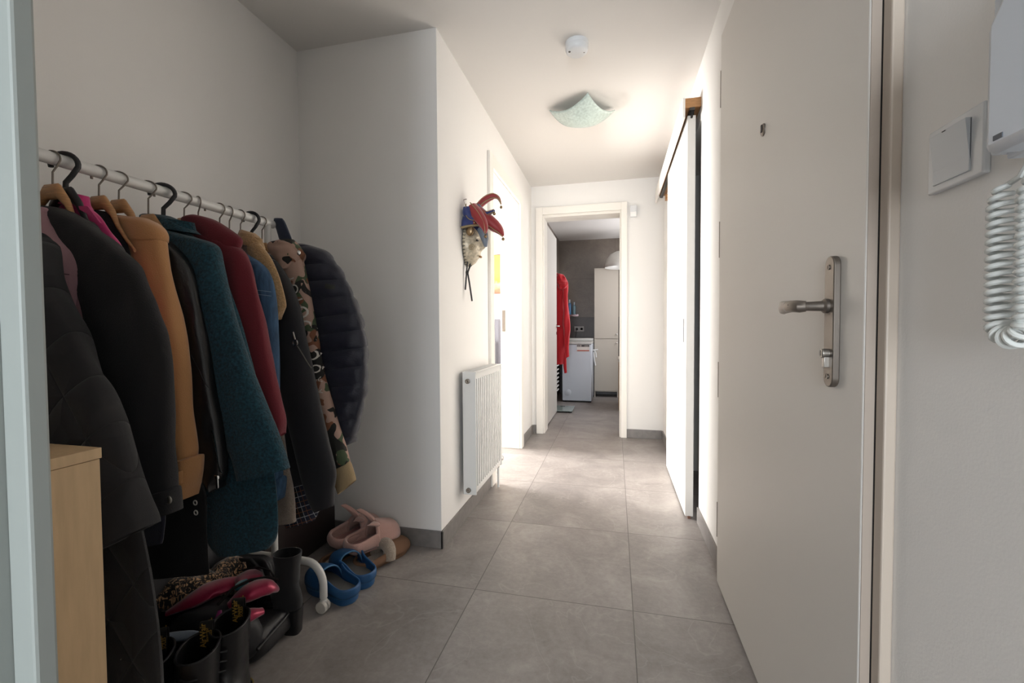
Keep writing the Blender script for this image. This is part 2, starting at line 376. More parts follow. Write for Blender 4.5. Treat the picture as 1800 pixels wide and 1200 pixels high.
# bathroom door, opened against the wall
d3 = struct('door_3', B(-.728, -.688, 4.462, 5.285, .012, 2.10), M_door, bev=.002)
d3['label'] = 'white bathroom door leaf swung open to the left'
g = G().lathe([(.02, 0), (.02, .006), (.008, .008), (.008, .045)], (-.688, 5.235, 1.05), 'X', 16)
g.tube([(-.645, 5.235, 1.05), (-.64, 5.225, 1.05), (-.64, 5.12, 1.05)], .008, 10)
obj('door_handle', g, M_chrome, d3)
obj('key_rose', G().lathe([(.018, 0), (.018, .005), (.012, .006), (0, .006)], (-.688, 5.235, .965), 'X', 16), M_chrome, d3)

# ------------------------------------------------------------------ hall fixtures
# radiator
t = thing('radiator', 'white ribbed panel radiator under the carnival mask on the left wall', 'radiator', (-.74, 2.40, .12))
g = B(-.745, -.705, 2.155, 2.665, .165, .80)
obj('panel', g, M_white, t, bev=.004)
g = G(); n = 15
for k in range(n):
    y = 2.175+k*(.47/(n-1)); g.box(-.706, -.699, y, y+.019, .20, .765)
obj('ribbed_front', g, M_white, t, bev=.003)
g = B(-.772, -.700, 2.145, 2.156, .16, .80)
obj('side_cover', g, M_white, t, bev=.003)
obj('side_cover', B(-.772, -.700, 2.664, 2.674, .16, .80), M_white, t, bev=.003)
g = B(-.772, -.698, 2.145, 2.674, .797, .803)
for k in range(24): g.box(-.764, -.712, 2.165+k*.021, 2.171+k*.021, .803, .805)
obj('top_grille', g, M_white, t, bev=.001)
for z in (.755, .185):
    obj('end_plug', G().lathe([(.013, 0), (.013, -.008), (.008, -.009), (.008, -.013), (.004, -.013), (0, -.010)], (-.742, 2.145, z), 'Y', 18), M_metal, t)
obj('bracket', B(-.79, -.772, 2.28, 2.31, .25, .75).box(-.79, -.772, 2.52, 2.55, .25, .75), M_white, t)
g = G().tube([(-.735, 2.668, .19), (-.735, 2.70, .19), (-.735, 2.712, .185), (-.735, 2.712, .13)], .009, 12).lathe([(.015, 0), (.015, .03), (.010, .034), (0, .034)], (-.735, 2.712, .19), 'X', 16)
obj('valve', g, M_chrome, t)
obj('feed_pipe', G().tube([(-.735, 2.712, .14), (-.735, 2.712, 0)], .007, 10), M_white, t)

# smoke detector
t = thing('smoke_detector', 'round white smoke detector on the ceiling, nearer than the glass lamp', 'smoke detector', (-.18, 2.15, CH-.05))
obj('base', G().lathe([(.055, 0), (.055, -.014), (.052, -.018), (0, -.018)], (-.18, 2.15, CH), 'Z', 40), M_plastic, t)
obj('cover', G().lathe([(.0535, -.018), (.054, -.03), (.050, -.042), (.044, -.047), (0, -.0475)], (-.18, 2.15, CH), 'Z', 40), M_plastic, t)
obj('test_button', G().lathe([(.006, -.0465), (.0055, -.0485), (0, -.0485)], (-.213, 2.133, CH), 'Z', 16), mat('grey_button', '55504c', .5), t)
obj('indicator', G().lathe([(.003, -.0465), (.0028, -.048), (0, -.048)], (-.146, 2.155, CH), 'Z', 12), mat('grey_button', '55504c'), t)

# ceiling lamp: slumped square of speckled green glass, one corner towards the camera
LX, LY = -.20, 2.78
mg = mat('speckled_green_glass', 'bccac3', .25, bump=.1, scale=60, var=.16, vscale=70)
t = thing('ceiling_lamp', 'square pale green speckled glass lamp curving down from the hall ceiling', 'lamp', (LX, LY, CH-.12))
g = G(); N = 22; hs = .142; V = []; F = []
ca, sa = math.cos(PI/4+.23), math.sin(PI/4+.23)
for i in range(N+1):
    for j in range(N+1):
        u = -1+2*i/N; v = -1+2*j/N; x = u*hs; y = v*hs
        z = CH-.090+.034*(u*u+v*v)+.010*(u*u*v*v)
        V.append((LX+x*ca-y*sa, LY+x*sa+y*ca, z))
for i in range(N):
    for j in range(N): F.append((i*(N+1)+j, i*(N+1)+j+1, (i+1)*(N+1)+j+1, (i+1)*(N+1)+j))
g.add(V, F); obj('glass_shade', g, mg, t, solid=-.005)
obj('ceiling_plate', G().lathe([(.06, 0), (.06, -.02), (.055, -.024), (0, -.024)], (LX, LY, CH), 'Z', 32), M_white, t)
obj('bulb_holder', G().lathe([(.016, -.02), (.016, -.045), (.022, -.055), (.022, -.07), (0, -.075)], (LX, LY, CH), 'Z', 20), M_white, t)

# alarm sensor on the end wall
t = thing('motion_sensor', 'small white sensor box beside the bathroom door frame', 'sensor', (.166, 4.17, 2.02))
obj('housing', B(.130, .192, 4.165, 4.2, 2.035, 2.142), M_plastic, t, bev=.005)
obj('lens', B(.134, .188, 4.160, 4.166, 2.04, 2.082), mat('sensor_lens', 'f0efec', .3), t, bev=.003)

# light switch
t = thing('light_switch', 'square white rocker light switch beside the entrance door', 'switch', (.43, .682, 1.208))
obj('plate', B(.4215, .43, .635, .729, 1.208, 1.2925), M_plastic, t, bev=.002)
g = G().prism([(.4215, .653, 1.217), (.4145, .653, 1.2815), (.4215, .653, 1.2815)], (0, .063, 0))
g.box(.4195, .4217, .653, .716, 1.217, 1.2815)
obj('rocker', g, mat('switch_rocker', 'c4c8cc', .35), t, bev=.0006)
obj('rocker_mark', B(.4142, .4148, .686, .692, 1.2796, 1.2806), M_dark, t)

# intercom telephone
t = thing('intercom_phone', 'white wall intercom phone with a hanging coiled cord', 'intercom', (.40, .52, 1.16))
obj('housing', B(.378, .43, .475, .562, 1.203, 1.42), mat('cool_white_plastic', 'cdd3db', .35), t, bev=.003)
obj('handset', G().prism([(.345, .40, 1.191), (.345, .522, 1.191), (.345, .522, 1.312), (.345, .507, 1.330), (.345, .507, 1.44), (.345, .40, 1.44)], (.033, 0, 0)), mat('cool_white_plastic', 'cdd3db'), t, bev=.008)
obj('base_lip', B(.386, .424, .485, .553, 1.196, 1.204), mat('cool_white_plastic', 'cdd3db'), t, bev=.002)
obj('logo_plate', B(.3442, .3452, .498, .508, 1.2005, 1.205), mat('grey_logo', '50545c', .5), t)
path = []; turns = 38; S = 16
def cl(u):   # centre line of the hanging loop, u 0..1
    ya, yb, zt, zb = .582, .546, 1.178, 1.033; r = (ya-yb)/2; Ls = zt-zb; tot = 2*Ls+PI*r; s = u*tot
    if s < Ls: return Vector((.404, ya, zt-s)), Vector((0, 0, -1))
    if s < Ls+PI*r:
        a = (s-Ls)/r; return Vector((.404, (ya+yb)/2+r*math.cos(a), zb-r*math.sin(a))), Vector((0, -math.sin(a), -math.cos(a)))
    s -= Ls+PI*r; return Vector((.404, yb, zb+s)), Vector((0, 0, 1))
path = [(.404, .552, 1.20), (.404, .553, 1.19), (.404, .560, 1.181)]
for i in range(turns*S+1):
    u = i/(turns*S); c, d_ = cl(u); sx = Vector((1, 0, 0)); q = d_.cross(sx)
    rr = .0095*min(1, .4+u*12, .4+(1-u)*12); a = 2*PI*i/S
    path.append(c+sx*math.cos(a)*rr+q*math.sin(a)*rr)
path += [(.404, .538, 1.19), (.395, .53, 1.21)]
obj('coiled_cord', G().tube(path, .0030, 8), mat('cord_white', 'd4d6d2', .35), t)

# ------------------------------------------------------------------ carnival mask on the left wall
MY = 2.25
Mred = mat('red_velvet', '8e1f22', .55, sheen=.4, bump=.2, scale=200); Mblu = mat('blue_velvet', '20306c', .55, sheen=.4, bump=.2, scale=200)
Mgold = mat('gold_braid', '9c8a6a', .4, .5, bump=.6, scale=400); Mface = mat('ivory_gilded_face', 'c2b59e', .35, .15, bump=.25, scale=120, var=.3, vscale=70)
Mbell = mat('brass_bell', '8a7458', .3, .9); Mblk = mat('black_ribbon', '1d1b1c', .5)
mk = thing('carnival_mask', 'venetian jester mask with red and blue horns and bells on the left wall', 'mask', (-.79, 2.28, 1.30))
g = G(); V = []; F = []; nu, nv = 30, 26
fc = Vector((-.785, 2.275, 1.475))
for i in range(nv+1):
    ph = -PI/2+PI*i/nv
    for k in range(nu+1):
        th = -PI/2+PI*k/nu
        x = math.cos(ph)*math.cos(th); y = math.cos(ph)*math.sin(th); z = math.sin(ph)
        rz = .115 if z > 0 else .112
        taper = 1-.22*max(0, -z)
        p = Vector((x*.078, y*.072*taper, z*rz))
        # nose, lips, brow, eye hollows
        def bump_(zc, yc, sz, sy, h): return h*math.exp(-((p.z-zc)/sz)**2-((p.y-yc)/sy)**2)
        p.x += (bump_(-.008, 0, .022, .011, .026)+bump_(.016, 0, .022, .008, .012)+bump_(-.055, 0, .008, .018, .010)+bump_(-.066, 0, .006, .014, .007)+bump_(-.095, 0, .015, .016, .008)
                + bump_(.042, .03, .009, .02, .008)+bump_(.042, -.03, .009, .02, .008)-bump_(.022, .03, .011, .015, .014)-bump_(.022, -.03, .011, .015, .014))*max(0, x)
        V.append(fc+p)
for i in range(nv):
    for k in range(nu): F.append((i*(nu+1)+k, i*(nu+1)+k+1, (i+1)*(nu+1)+k+1, (i+1)*(nu+1)+k))
g.add(V, F); fo = obj('face', g, Mface, mk, solid=.004)
for s_ in (-1, 1):
    obj('eye_hole', G().blob((-.716, 2.275+s_*.03, 1.497), (.006, .013, .006), amp=0, nu=14, nv=8), Mblk, fo)
obj('lips', G().blob((-.708, 2.275, 1.414), (.008, .017, .006), amp=0, nu=14, nv=8), mat('faded_gold_lips', '94714a', .35, .5), fo)
# scroll ornament on the cheek and stitched edge
path = []
for i in range(50):
    a = i*.28; r = .017*(1-i/55); path.append((-.735+.004*math.cos(a)+.010, 2.222-.002+r*.2*math.cos(a), 1.452+r*math.sin(a)))
path = [(-.738+r_*math.cos(a_), 2.207+abs(r_)*.35, 1.455+r_*math.sin(a_)) for a_, r_ in [(i*.3, .018*(1-i/50)) for i in range(46)]]
obj('cheek_scroll', G().tube(path, .0018, 6), Mgold, fo)
g = G()
for i in range(15):
    a = -1.35+i*2.5/14; g.tube([(-.786, 2.275-.072*math.cos(a), 1.475+.113*math.sin(a)), (-.772, 2.275-.075*math.cos(a)*.97, 1.475+.108*math.sin(a))], .0018, 6)
obj('edge_stitching', g, Mblk, fo)
# hat crown (two colours) with gold rim
g = G(); V = []; F = []
for i in range(13):
    ph = PI*.5*i/12
    for k in range(25):
        th = -PI/2+PI*k/24
        V.append(Vector((-.785+.098*math.cos(ph)*math.cos(th), 2.275+.088*math.cos(ph)*math.sin(th), 1.555+.095*math.sin(ph)+.02*math.cos(th)*math.cos(ph))))
for i in range(12):
    for k in range(24): F.append((i*25+k, i*25+k+1, (i+1)*25+k+1, (i+1)*25+k))
g.add(V, F, 0); 
for q, k in zip(range(len(g.f)), [k for i in range(12) for k in range(24)]): g.m[q] = (k//5) % 2
obj('hat_crown', g, [Mblu, Mred], mk, solid=.006)
g = G().tube([(-.785+.102*math.cos(th), 2.275+.092*math.sin(th), 1.555+.02*math.cos(th)) for th in [-PI/2+PI*k/24 for k in range(25)]], .006, 10)
obj('hat_rim', g, Mgold, mk)
def horn(pts, rad, m1, m2, trim=True, bell=True, two=False):
    P = crom([list(p)+[r] for p, r in zip(pts, rad)], 6)
    C = [Vector(p[:3]) for p in P]; Rr = [max(.002, p[3]) for p in P]
    g = G(); g.tube(C, Rr, 14)
    if two:
        nq = 14
        for q in range(len(g.f)):
            if len(g.f[q]) == 4: g.m[q] = 1 if (q % nq) in two else 0
    h = obj('horn', g, [m1, m2], mk)
    up = [c+Vector((0, -r*.75, r*.72)) for c, r in zip(C, Rr)]; dn = [c+Vector((0, -r*.75, -r*.72)) for c, r in zip(C, Rr)]
    if trim: obj('braid', G().tube(up, .0028, 6).tube(dn, .0028, 6), Mgold, h)
    e = C[-1]
    if bell:
        gg = G().tube([e, e+Vector((.0, 0, -.008))], .001, 6).blob(e+Vector((0, 0, -.016)), (.0085, .0085, .0085), amp=0, nu=14, nv=10)
        obj('bell', gg, Mbell, h)
    return h
def at(l, y): return [(x, y+dy, z) for (x, z), dy in l]
h1 = [(-0.726, 1.686), (-0.694, 1.714), (-0.665, 1.73), (-0.636, 1.737), (-0.614, 1.729), (-0.602, 1.71), (-0.596, 1.692)]
horn([(x, 2.29, z) for x, z in h1], [.018, .020, .019, .016, .011, .007, .004], Mred, Mred)
h2 = [(-0.726, 1.681), (-0.688, 1.648), (-0.663, 1.637), (-0.638, 1.639), (-0.616, 1.643)]
horn([(x, 2.27-.01*i, z) for i, (x, z) in enumerate(h2)], [.02, .017, .012, .010, .008], Mblu, mat('tan_satin', '8b7b62', .4))
h3 = [(-0.744, 1.666), (-0.713, 1.631), (-0.682, 1.591), (-0.661, 1.552), (-0.655, 1.52)]
horn([(x, 2.24-.012*i, z) for i, (x, z) in enumerate(h3)], [.034, .034, .028, .018, .006], Mred, Mblu)
h4 = [(-0.72, 1.656), (-0.676, 1.614), (-0.632, 1.579), (-0.601, 1.55), (-0.582, 1.519)]
horn([(x, 2.26+.004*i, z) for i, (x, z) in enumerate(h4)], [.03, .036, .034, .024, .008], Mred, Mblu, two=(6, 7, 8, 9, 10))
h5 = [(-0.762, 1.667), (-0.76, 1.637), (-0.744, 1.613), (-0.722, 1.6)]
horn([(x, 2.215, z) for x, z in h5], [.02, .026, .018, .006], Mblu, Mblu)
g = G().blob((-.742, 2.20, 1.54), (.022, .012, .026), amp=0)
obj('temple_rosette', g, Mbell, mk)
g = G().tube([(-.70, 2.25, 1.555), (-.682, 2.24, 1.535), (-.672, 2.24, 1.50), (-.668, 2.24, 1.46)], [.02, .025, .02, .008], 12)
obj('side_lappet', g, mat('grey_blue_satin', '6c7480', .4), mk)
g = G().tube([(-.77, 2.24, 1.385), (-.772, 2.235, 1.35), (-.775, 2.235, 1.325), (-.778, 2.232, 1.27), (-.78, 2.228, 1.235)], .0045, 8)
g.tube([(-.76, 2.26, 1.385), (-.765, 2.25, 1.35), (-.77, 2.24, 1.325), (-.762, 2.245, 1.27), (-.752, 2.25, 1.19), (-.75, 2.25, 1.175)], .0048, 8).blob((-.772, 2.237, 1.328), (.009, .008, .011), amp=.2)
g.tube([(-.755, 2.28, 1.38), (-.762, 2.26, 1.36), (-.77, 2.24, 1.33)], .003, 8)
obj('tie_ribbon', g, Mblk, mk)
obj('hanging_wire', G().tube([(-.775, 2.28, 1.63), (-.785, 2.24, 1.70), (-.789, 2.24, 1.715)], .0012, 6).tube([(-.79, 2.24, 1.715), (-.772, 2.24, 1.718)], .002, 6), M_metal, mk)

# ------------------------------------------------------------------ shoe cabinet and panel in the niche
t = thing('shoe_cabinet', 'pale maple cabinet standing behind the near door jamb', 'cabinet', (-1.0, .45, 0))
obj('side_panel', B(-.872, -.854, .352, .558, 0, .810), M_maple, t, bev=.0008)
obj('top', B(-1.15, -.852, .350, .560, .811, .829), M_maple, t, bev=.0008)
obj('back_panel', B(-1.148, -.873, .54, .556, .0, .810), M_maple, t)
obj('side_panel', B(-1.15, -1.132, .352, .539, 0, .810), M_maple, t, bev=.0008)
t = thing('low_chest', 'dark brown low chest behind the coats and shoes', 'cabinet', (-1.42, 1.65, 0))
M_choc = mat('dark_brown_laminate', '2f2725', .45, bump=.05, scale=80)
obj('carcass', B(-1.508, -1.358, 1.43, 1.876, 0, .40), M_choc, t, bev=.001)
obj('top', B(-1.509, -1.352, 1.425, 1.878, .401, .42), M_choc, t, bev=.001)
obj('front_panel', B(-1.357, -1.345, 1.432, 1.874, .006, .395), M_choc, t, bev=.001)

# ------------------------------------------------------------------ clothes rack
RX, RZ = -1.25, 1.421
t = thing('clothes_rack', 'white tubular clothes rack on castors along the niche wall', 'clothes rack', (RX, .95, 0))
Mrack = mat('white_powder_coat', 'd8d6d2', .35)
g = G().tube([(RX, .575, RZ), (RX, 1.405, RZ)], .0145, 20)
obj('rail', g, Mrack, t)
for y in (.82, .97, 1.125): obj('rail_pin', G().tube([(RX, y, RZ-.012), (RX, y, RZ-.021)], .0028, 8), M_metal, t)
for y in (.602, 1.378):
    obj('post', G().tube([(RX, y, .17), (RX, y, RZ-.008)], .012, 18), Mrack, t)
    P = [(RX-.217, y-.012, .052)]
    for k in range(9):
        a = PI/2*k/8; P.append((RX-.217+.075*(1-math.cos(a)), y-.012+.012*min(1, k/8), .085+.085*math.sin(a)))
    for k in range(9):
        a = PI/2*(1-k/8); P.append((RX+.217-.075*(1-math.cos(a)), y-.02*0-.012*min(1, k/8), .085+.085*math.sin(a)))
    P.append((RX+.217, y-.012, .052))
    obj('foot', G().tube(P, .0135, 18), Mrack, t)
    for s_ in (-1, 1):
        x = RX+.217*s_
        c = obj('castor', G().lathe([(.010, .058), (.010, .045), (.014, .042), (.014, .030), (0, .030)], (x, y-.012, 0), 'Z', 16), Mrack, t)
        g = G().lathe([(.012, -.016), (.020, -.0155), (.0215, -.013), (.0215, -.003), (.014, -.002), (.014, .002), (.0215, .003), (.0215, .013), (.020, .0155), (.012, .016)], (x, y-.016, .0218), 'Y', 26)
        obj('wheel', g, mat('ivory_castor', 'cfcac1', .4), c)

# ------------------------------------------------------------------ hangers
def hanger(y, kind, dx=0, hz=0, tw=0, lab=''):
    """hook over the rail, arms below it"""
    m = M_wood if kind == 'wood' else mat('black_hanger_plastic', '17161a', .45)
    n_ = 'wooden_hanger' if kind == 'wood' else 'black_hanger'
    t = thing(n_, lab, 'hanger', (RX, y, 1.3), 'wooden hangers with steel hooks' if kind == 'wood' else 'black plastic hangers')
    r = .0021 if kind == 'wood' else .0055; R0 = .0185 if kind == 'wood' else .026
    zc = RZ+.0145+r-R0
    P = []
    s = math.sin(tw)
    for k in range(15):
        a = math.radians(-15+ (205)*k/14)        # from the free tip over the top
        P.append((RX-R0*math.cos(a), y+s*R0*math.cos(a), zc+R0*math.sin(a)))
    P += [(RX+R0*.55, y-s*R0*.5, zc-R0*.95), (RX+.002, y, zc-R0*1.6), (RX, y, 1.352+hz)]
    obj('hook', G().tube(P, r, 10), M_metal if kind == 'wood' else m, t)
    R = []
    for (x, z, hh, ww) in ((-.11, 1.225, .005, .004), (-.085, 1.252, .006, .005), (-.06, 1.286, .009, .007), (-.042, 1.322, .013, .010), (-.018, 1.347, .018, .0125), (.018, 1.347, .018, .0125), (.042, 1.322, .013, .010), (.06, 1.286, .009, .007), (.085, 1.252, .006, .005), (.11, 1.225, .005, .004)):
        R.append([Vector((RX+x, y+ww*.8*math.cos(a), z+hz-.002+hh*math.sin(a))) for a in [2*PI*k/12 for k in range(12)]])
    obj('arms', G().rings(R), m, t)
    return t
HL = [(.742, 'wood', .0, 'wooden hanger nearest the door jamb, holding the black jacket with the silver cuff button'),
      (.766, 'black', 0, 'black plastic hanger nearest the door jamb, holding the hot pink shirt'),
      (.834, 'wood', .0, 'wooden hanger between the hot pink shirt and the camel coat'),
      (.879, 'wood', .004, 'wooden hanger holding the camel coat'),
      (.952, 'wood', -.016, 'wooden hanger holding the black leather jacket'),
      (.993, 'black', -.012, 'black plastic hanger holding the teal woolly coat'),
      (1.055, 'wood', -.0, 'wooden hanger holding the burgundy coat'),
      (1.100, 'wood', -.02, 'wooden hanger holding the blue denim jacket'),
      (1.175, 'wood', .0, 'wooden hanger holding the tan fleece coat'),
      (1.212, 'wood', -.012, 'wooden hanger holding the plain black softshell jacket'),
      (1.256, 'wood', -.02, 'wooden hanger holding the dark plaid shirt'),
      (1.303, 'black', -.01, 'black plastic hanger holding the camouflage hooded jacket'),
      (1.350, 'wood', -.02, 'wooden hanger holding the navy puffer jacket')]
for y, k, hz, lab in HL: hanger(y, k, 0, hz, random.Random(int(y*1000)).uniform(-.7, .3), lab)

# ------------------------------------------------------------------ garments
def spow(v, p): return math.copysign(abs(v)**p, v)
def cloth_g(rows, Y, d, seed=0, fold=.006, puff=None, steps=6, n=36, p=.85, hem=True, fs=(16, 3.0), ybow=0):
    rr = crom([list(r[:4])+[r[4] if len(r) > 4 else 1] for r in rows], steps); R = []
    top = rr[0][1]
    for q, (xl, zl, xr, zr, dm) in enumerate(rr):
        a0 = max(.01, (xr-xl)/2); xr -= min(a0, (math.hypot(a0*.65, d*dm*.76)-a0*.65)/.65); L = Vector((xl, 0, zl)); Rt = Vector((xr, 0, zr)); c = (L+Rt)/2; a = (Rt-L)/2
        end = min(1, .35+q/(steps*.9)) if q < steps else 1
        dd = d*dm*math.sqrt(end)
        ring = []
        pf = 1
        if puff:
            per, amp, ph = puff; s_ = abs(math.sin(PI*(c.z/per+ph))); pf = 1+amp*(s_**.55-.55)
        for k in range(n):
            t = 2*PI*k/n; ct, st = spow(math.cos(t), p), spow(math.sin(t), p)
            P = c+a*ct*(1+(pf-1)*.12)+Vector((0, dd*st*pf, 0))
            f = noise.noise(Vector((P.x*fs[0], st*1.3+seed*3.7, P.z*fs[1]+seed)))*fold+noise.noise(Vector((P.x*fs[0]*2.3, seed+st, P.z*fs[1]*3)))*fold*.35
            P += Vector((ct*.5, math.copysign(1, st)*abs(st)**.3 if abs(st) > .01 else 0, 0))*f
            P.y += Y+ybow*(P.x-RX)
            ring.append(P)
        R.append(ring)
    if hem:
        c = sum(R[-1], Vector())/n
        R.append([c+(v-c)*.86+Vector((0, 0, .002)) for v in R[-1]])
        R.append([c+(v-c)*.78+Vector((0, 0, .03)) for v in R[-2]])
    return G().rings(R)
def strip_g(pts, Y, w, th=.003, up=(0, 0, 1)):
    g = G(); g.tube([(x, Y, z) for x, z in pts], w, 8); return g
def snap(o, x, z, y0=.0):
    """first surface point of o seen from the -Y side, world coordinates"""
    me = o.data; off = W[o]
    bv = SN.get(o.name)
    if bv is None:
        bv = BVHTree.FromPolygons([v.co+off for v in me.vertices], [tuple(p.vertices) for p in me.polygons]); SN[o.name] = bv
    h = bv.ray_cast(Vector((x, y0, z)), Vector((0, 1, 0)))
    return h[0] if h[0] is not None else None
SN = {}
def seam(name, pts, o, m, parent, r=.0014, lift=.0):
    P = []
    for a in crom([list(p) for p in pts], 6):
        h = snap(o, a[0], a[1])
        if h is not None: P.append(h+Vector((0, -lift, 0)))
    return obj(name, G().tube(P, r, 6), m, parent) if len(P) > 2 else None
def button(x, z, o, m, parent, r=.009, name='button', dome=False):
    h = snap(o, x, z)
    if h is None: return
    g = G().lathe([(r, 0), (r, -.002), (r*.8, -.0035), (r*.7, -.0025), (0, -.0025)] if not dome else [(r, 0), (r, -.003), (r*.8, -.005), (0, -.006)], h, 'Y', 20)
    b = obj(name, g, m, parent)
    return b
def decal(g, o, lift=.0012):
    for i, v in enumerate(g.v):
        h = snap(o, v.x, v.z)
        if h is not None: g.v[i] = h+Vector((0, -lift, 0))
        else: g.v[i] = Vector((v.x, g.v[i].y, v.z))
    return g
def fabric(name, col, rough=.9, sheen=.3, bump=.35, scale=350, **k): return mat(name, col, rough, sheen=sheen, bump=bump, scale=scale, **k)
GR = 'coats and jackets hanging on the rack'
def garment(name, label, cat, Y, zb): return thing(name, label, cat, (RX, Y, zb), GR)
NECK = [(-1.285, 1.352, -1.215, 1.352, .8), (-1.33, 1.325, -1.17, 1.325, 1), (-1.425, 1.27, -1.09, 1.27, 1)]

# quilted coat material: diamond stitching
def quilt_mat(name, col, per=.088, ang=.62):
    m = mat(name, col, .85, sheen=.08)
    nt = m.node_tree; b = nt.nodes['Principled BSDF']; g = nt.nodes.new('ShaderNodeNewGeometry'); s = nt.nodes.new('ShaderNodeSeparateXYZ'); nt.links.new(g.outputs['Position'], s.inputs[0])
    outs = []
    for sg in (1, -1):
        v = mth(nt, 'DIVIDE', mth(nt, 'ADD', mth(nt, 'MULTIPLY', s.outputs[0], math.cos(ang)*sg), mth(nt, 'MULTIPLY', s.outputs[2], math.sin(ang))), per)
        f = mth(nt, 'FRACT', v); outs.append(mth(nt, 'MINIMUM', f, mth(nt, 'SUBTRACT', 1, f)))
    mn = mth(nt, 'MINIMUM', outs[0], outs[1]); h = mth(nt, 'POWER', mth(nt, 'MINIMUM', mth(nt, 'MULTIPLY', mn, 3.2), 1), .45)
    n = nt.nodes.new('ShaderNodeTexNoise'); n.inputs['Scale'].default_value = 500
    hh = mth(nt, 'ADD', h, mth(nt, 'MULTIPLY', n.outputs['Fac'], .04))
    bp = nt.nodes.new('ShaderNodeBump'); bp.inputs['Distance'].default_value = .012; bp.inputs['Strength'].default_value = .9
    nt.links.new(hh, bp.inputs['Height']); nt.links.new(bp.outputs[0], b.inputs['Normal']); return m

# 1 black quilted coat
Y = .655; m = quilt_mat('black_quilted_nylon', '1b1a1c')
t = garment('quilted_coat', 'black diamond-quilted long coat hanging nearest the door jamb', 'coat', Y, .22)
obj('body', cloth_g([(-1.35, 1.29, -1.26, 1.29), (-1.42, 1.23, -1.20, 1.23), (-1.44, 1.1, -1.12, 1.1), (-1.45, .8, -.96, .8), (-1.45, .5, -.885, .5), (-1.44, .24, -.868, .24)], Y+.008, .03, 1, .008), m, t)
sl = obj('sleeve', cloth_g([(-1.123, 1.197, -1.082, 1.222), (-1.156, 1.171, -1.053, 1.192), (-1.175, 1.121, -1.041, 1.148), (-1.195, 1.053, -1.017, 1.084), (-1.191, 0.973, -0.974, 1.007), (-1.171, 0.904, -0.94, 0.948), (-1.142, 0.848, -0.903, 0.885), (-1.084, 0.777, -0.87, 0.806), (-1.012, 0.698, -0.842, 0.721), (-0.957, 0.631, -0.825, 0.68), (-0.943, 0.615, -0.822, 0.666)], Y-.035, .045, 2, .009), m, t)
obj('collar', cloth_g([(-1.34, 1.31, -1.27, 1.31), (-1.36, 1.28, -1.24, 1.28), (-1.38, 1.25, -1.22, 1.25)], Y-.002, .03, 3, .004), m, t)
# 2 dusty pink jacket
Y = .70; m = fabric('dusty_pink_cotton', 'a27b81')
t = garment('pink_jacket', 'dusty pink jacket showing between the quilted coat and the black jacket', 'jacket', Y, .8)
obj('body', cloth_g([(-1.32, 1.30, -1.22, 1.30), (-1.40, 1.22, -1.14, 1.22), (-1.44, 1.05, -1.09, 1.05), (-1.44, .84, -1.06, .84)], Y+.008, .018, 4, .005), m, t)
sl = obj('sleeve', cloth_g([(-1.228, 1.285, -1.185, 1.294), (-1.221, 1.245, -1.158, 1.243), (-1.198, 1.201, -1.122, 1.2), (-1.178, 1.164, -1.106, 1.166), (-1.169, 1.127, -1.105, 1.135), (-1.163, 1.084, -1.108, 1.101), (-1.151, 0.981, -1.121, 1.005)], Y-.005, .022, 5, .004), m, t)
seam('seam', [(-1.162, 1.153), (-1.143, 1.15), (-1.111, 1.145)], sl, mat('pink_seam', '5f464b', .9), t, .0012)
# 3 black wool jacket
Y = .742; m = fabric('black_wool', '131214', sheen=.06)
t = garment('black_jacket', 'black jacket with a silver button on its wide cuff', 'jacket', Y, .6)
obj('body', cloth_g([(-1.303, 1.317, -1.235, 1.309), (-1.307, 1.298, -1.187, 1.285), (-1.312, 1.27, -1.128, 1.253)]+[(-1.44, 1.1, -1.06, 1.1), (-1.44, .85, -1.0, .85), (-1.44, .62, -.98, .62)], Y+.010, .016, 6, .006), m, t)
sl = obj('sleeve', cloth_g([(-1.256, 1.306, -1.184, 1.301), (-1.252, 1.275, -1.122, 1.265), (-1.245, 1.23, -1.055, 1.22), (-1.225, 1.171, -0.992, 1.165), (-1.199, 1.113, -0.959, 1.107), (-1.185, 1.042, -0.932, 1.043), (-1.162, 0.952, -0.912, 0.958), (-1.126, 0.851, -0.907, 0.862), (-1.084, 0.751, -0.906, 0.764), (-1.05, 0.69, -0.903, 0.707), (-1.041, 0.667, -0.902, 0.691)], Y-.012, .034, 7, .010, fs=(20, 5)), m, t)
cf_ = obj('cuff', cloth_g([(-1.046, 0.667, -0.899, 0.695), (-1.045, 0.658, -0.896, 0.687), (-1.039, 0.633, -0.894, 0.662), (-1.034, 0.612, -0.893, 0.644)], Y-.012, .036, 8, .002), m, t)
x, z = [(-0.909, 0.673)][0]
button(x, z, cf_, mat('aged_silver', '8e8c84', .35, .9), cf_, .0085)
seam('seam', [(-1.154, 1.055), (-1.099, 0.953), (-1.044, 0.829), (-1.0, 0.731), (-0.986, 0.679)], sl, mat('black_seam', '0c0c0d', .8), t, .0012)
seam('cuff_seam', [(-1.041, 0.662), (-0.974, 0.673), (-0.899, 0.689)], cf_, mat('black_seam', '0c0c0d'), cf_, .0012)
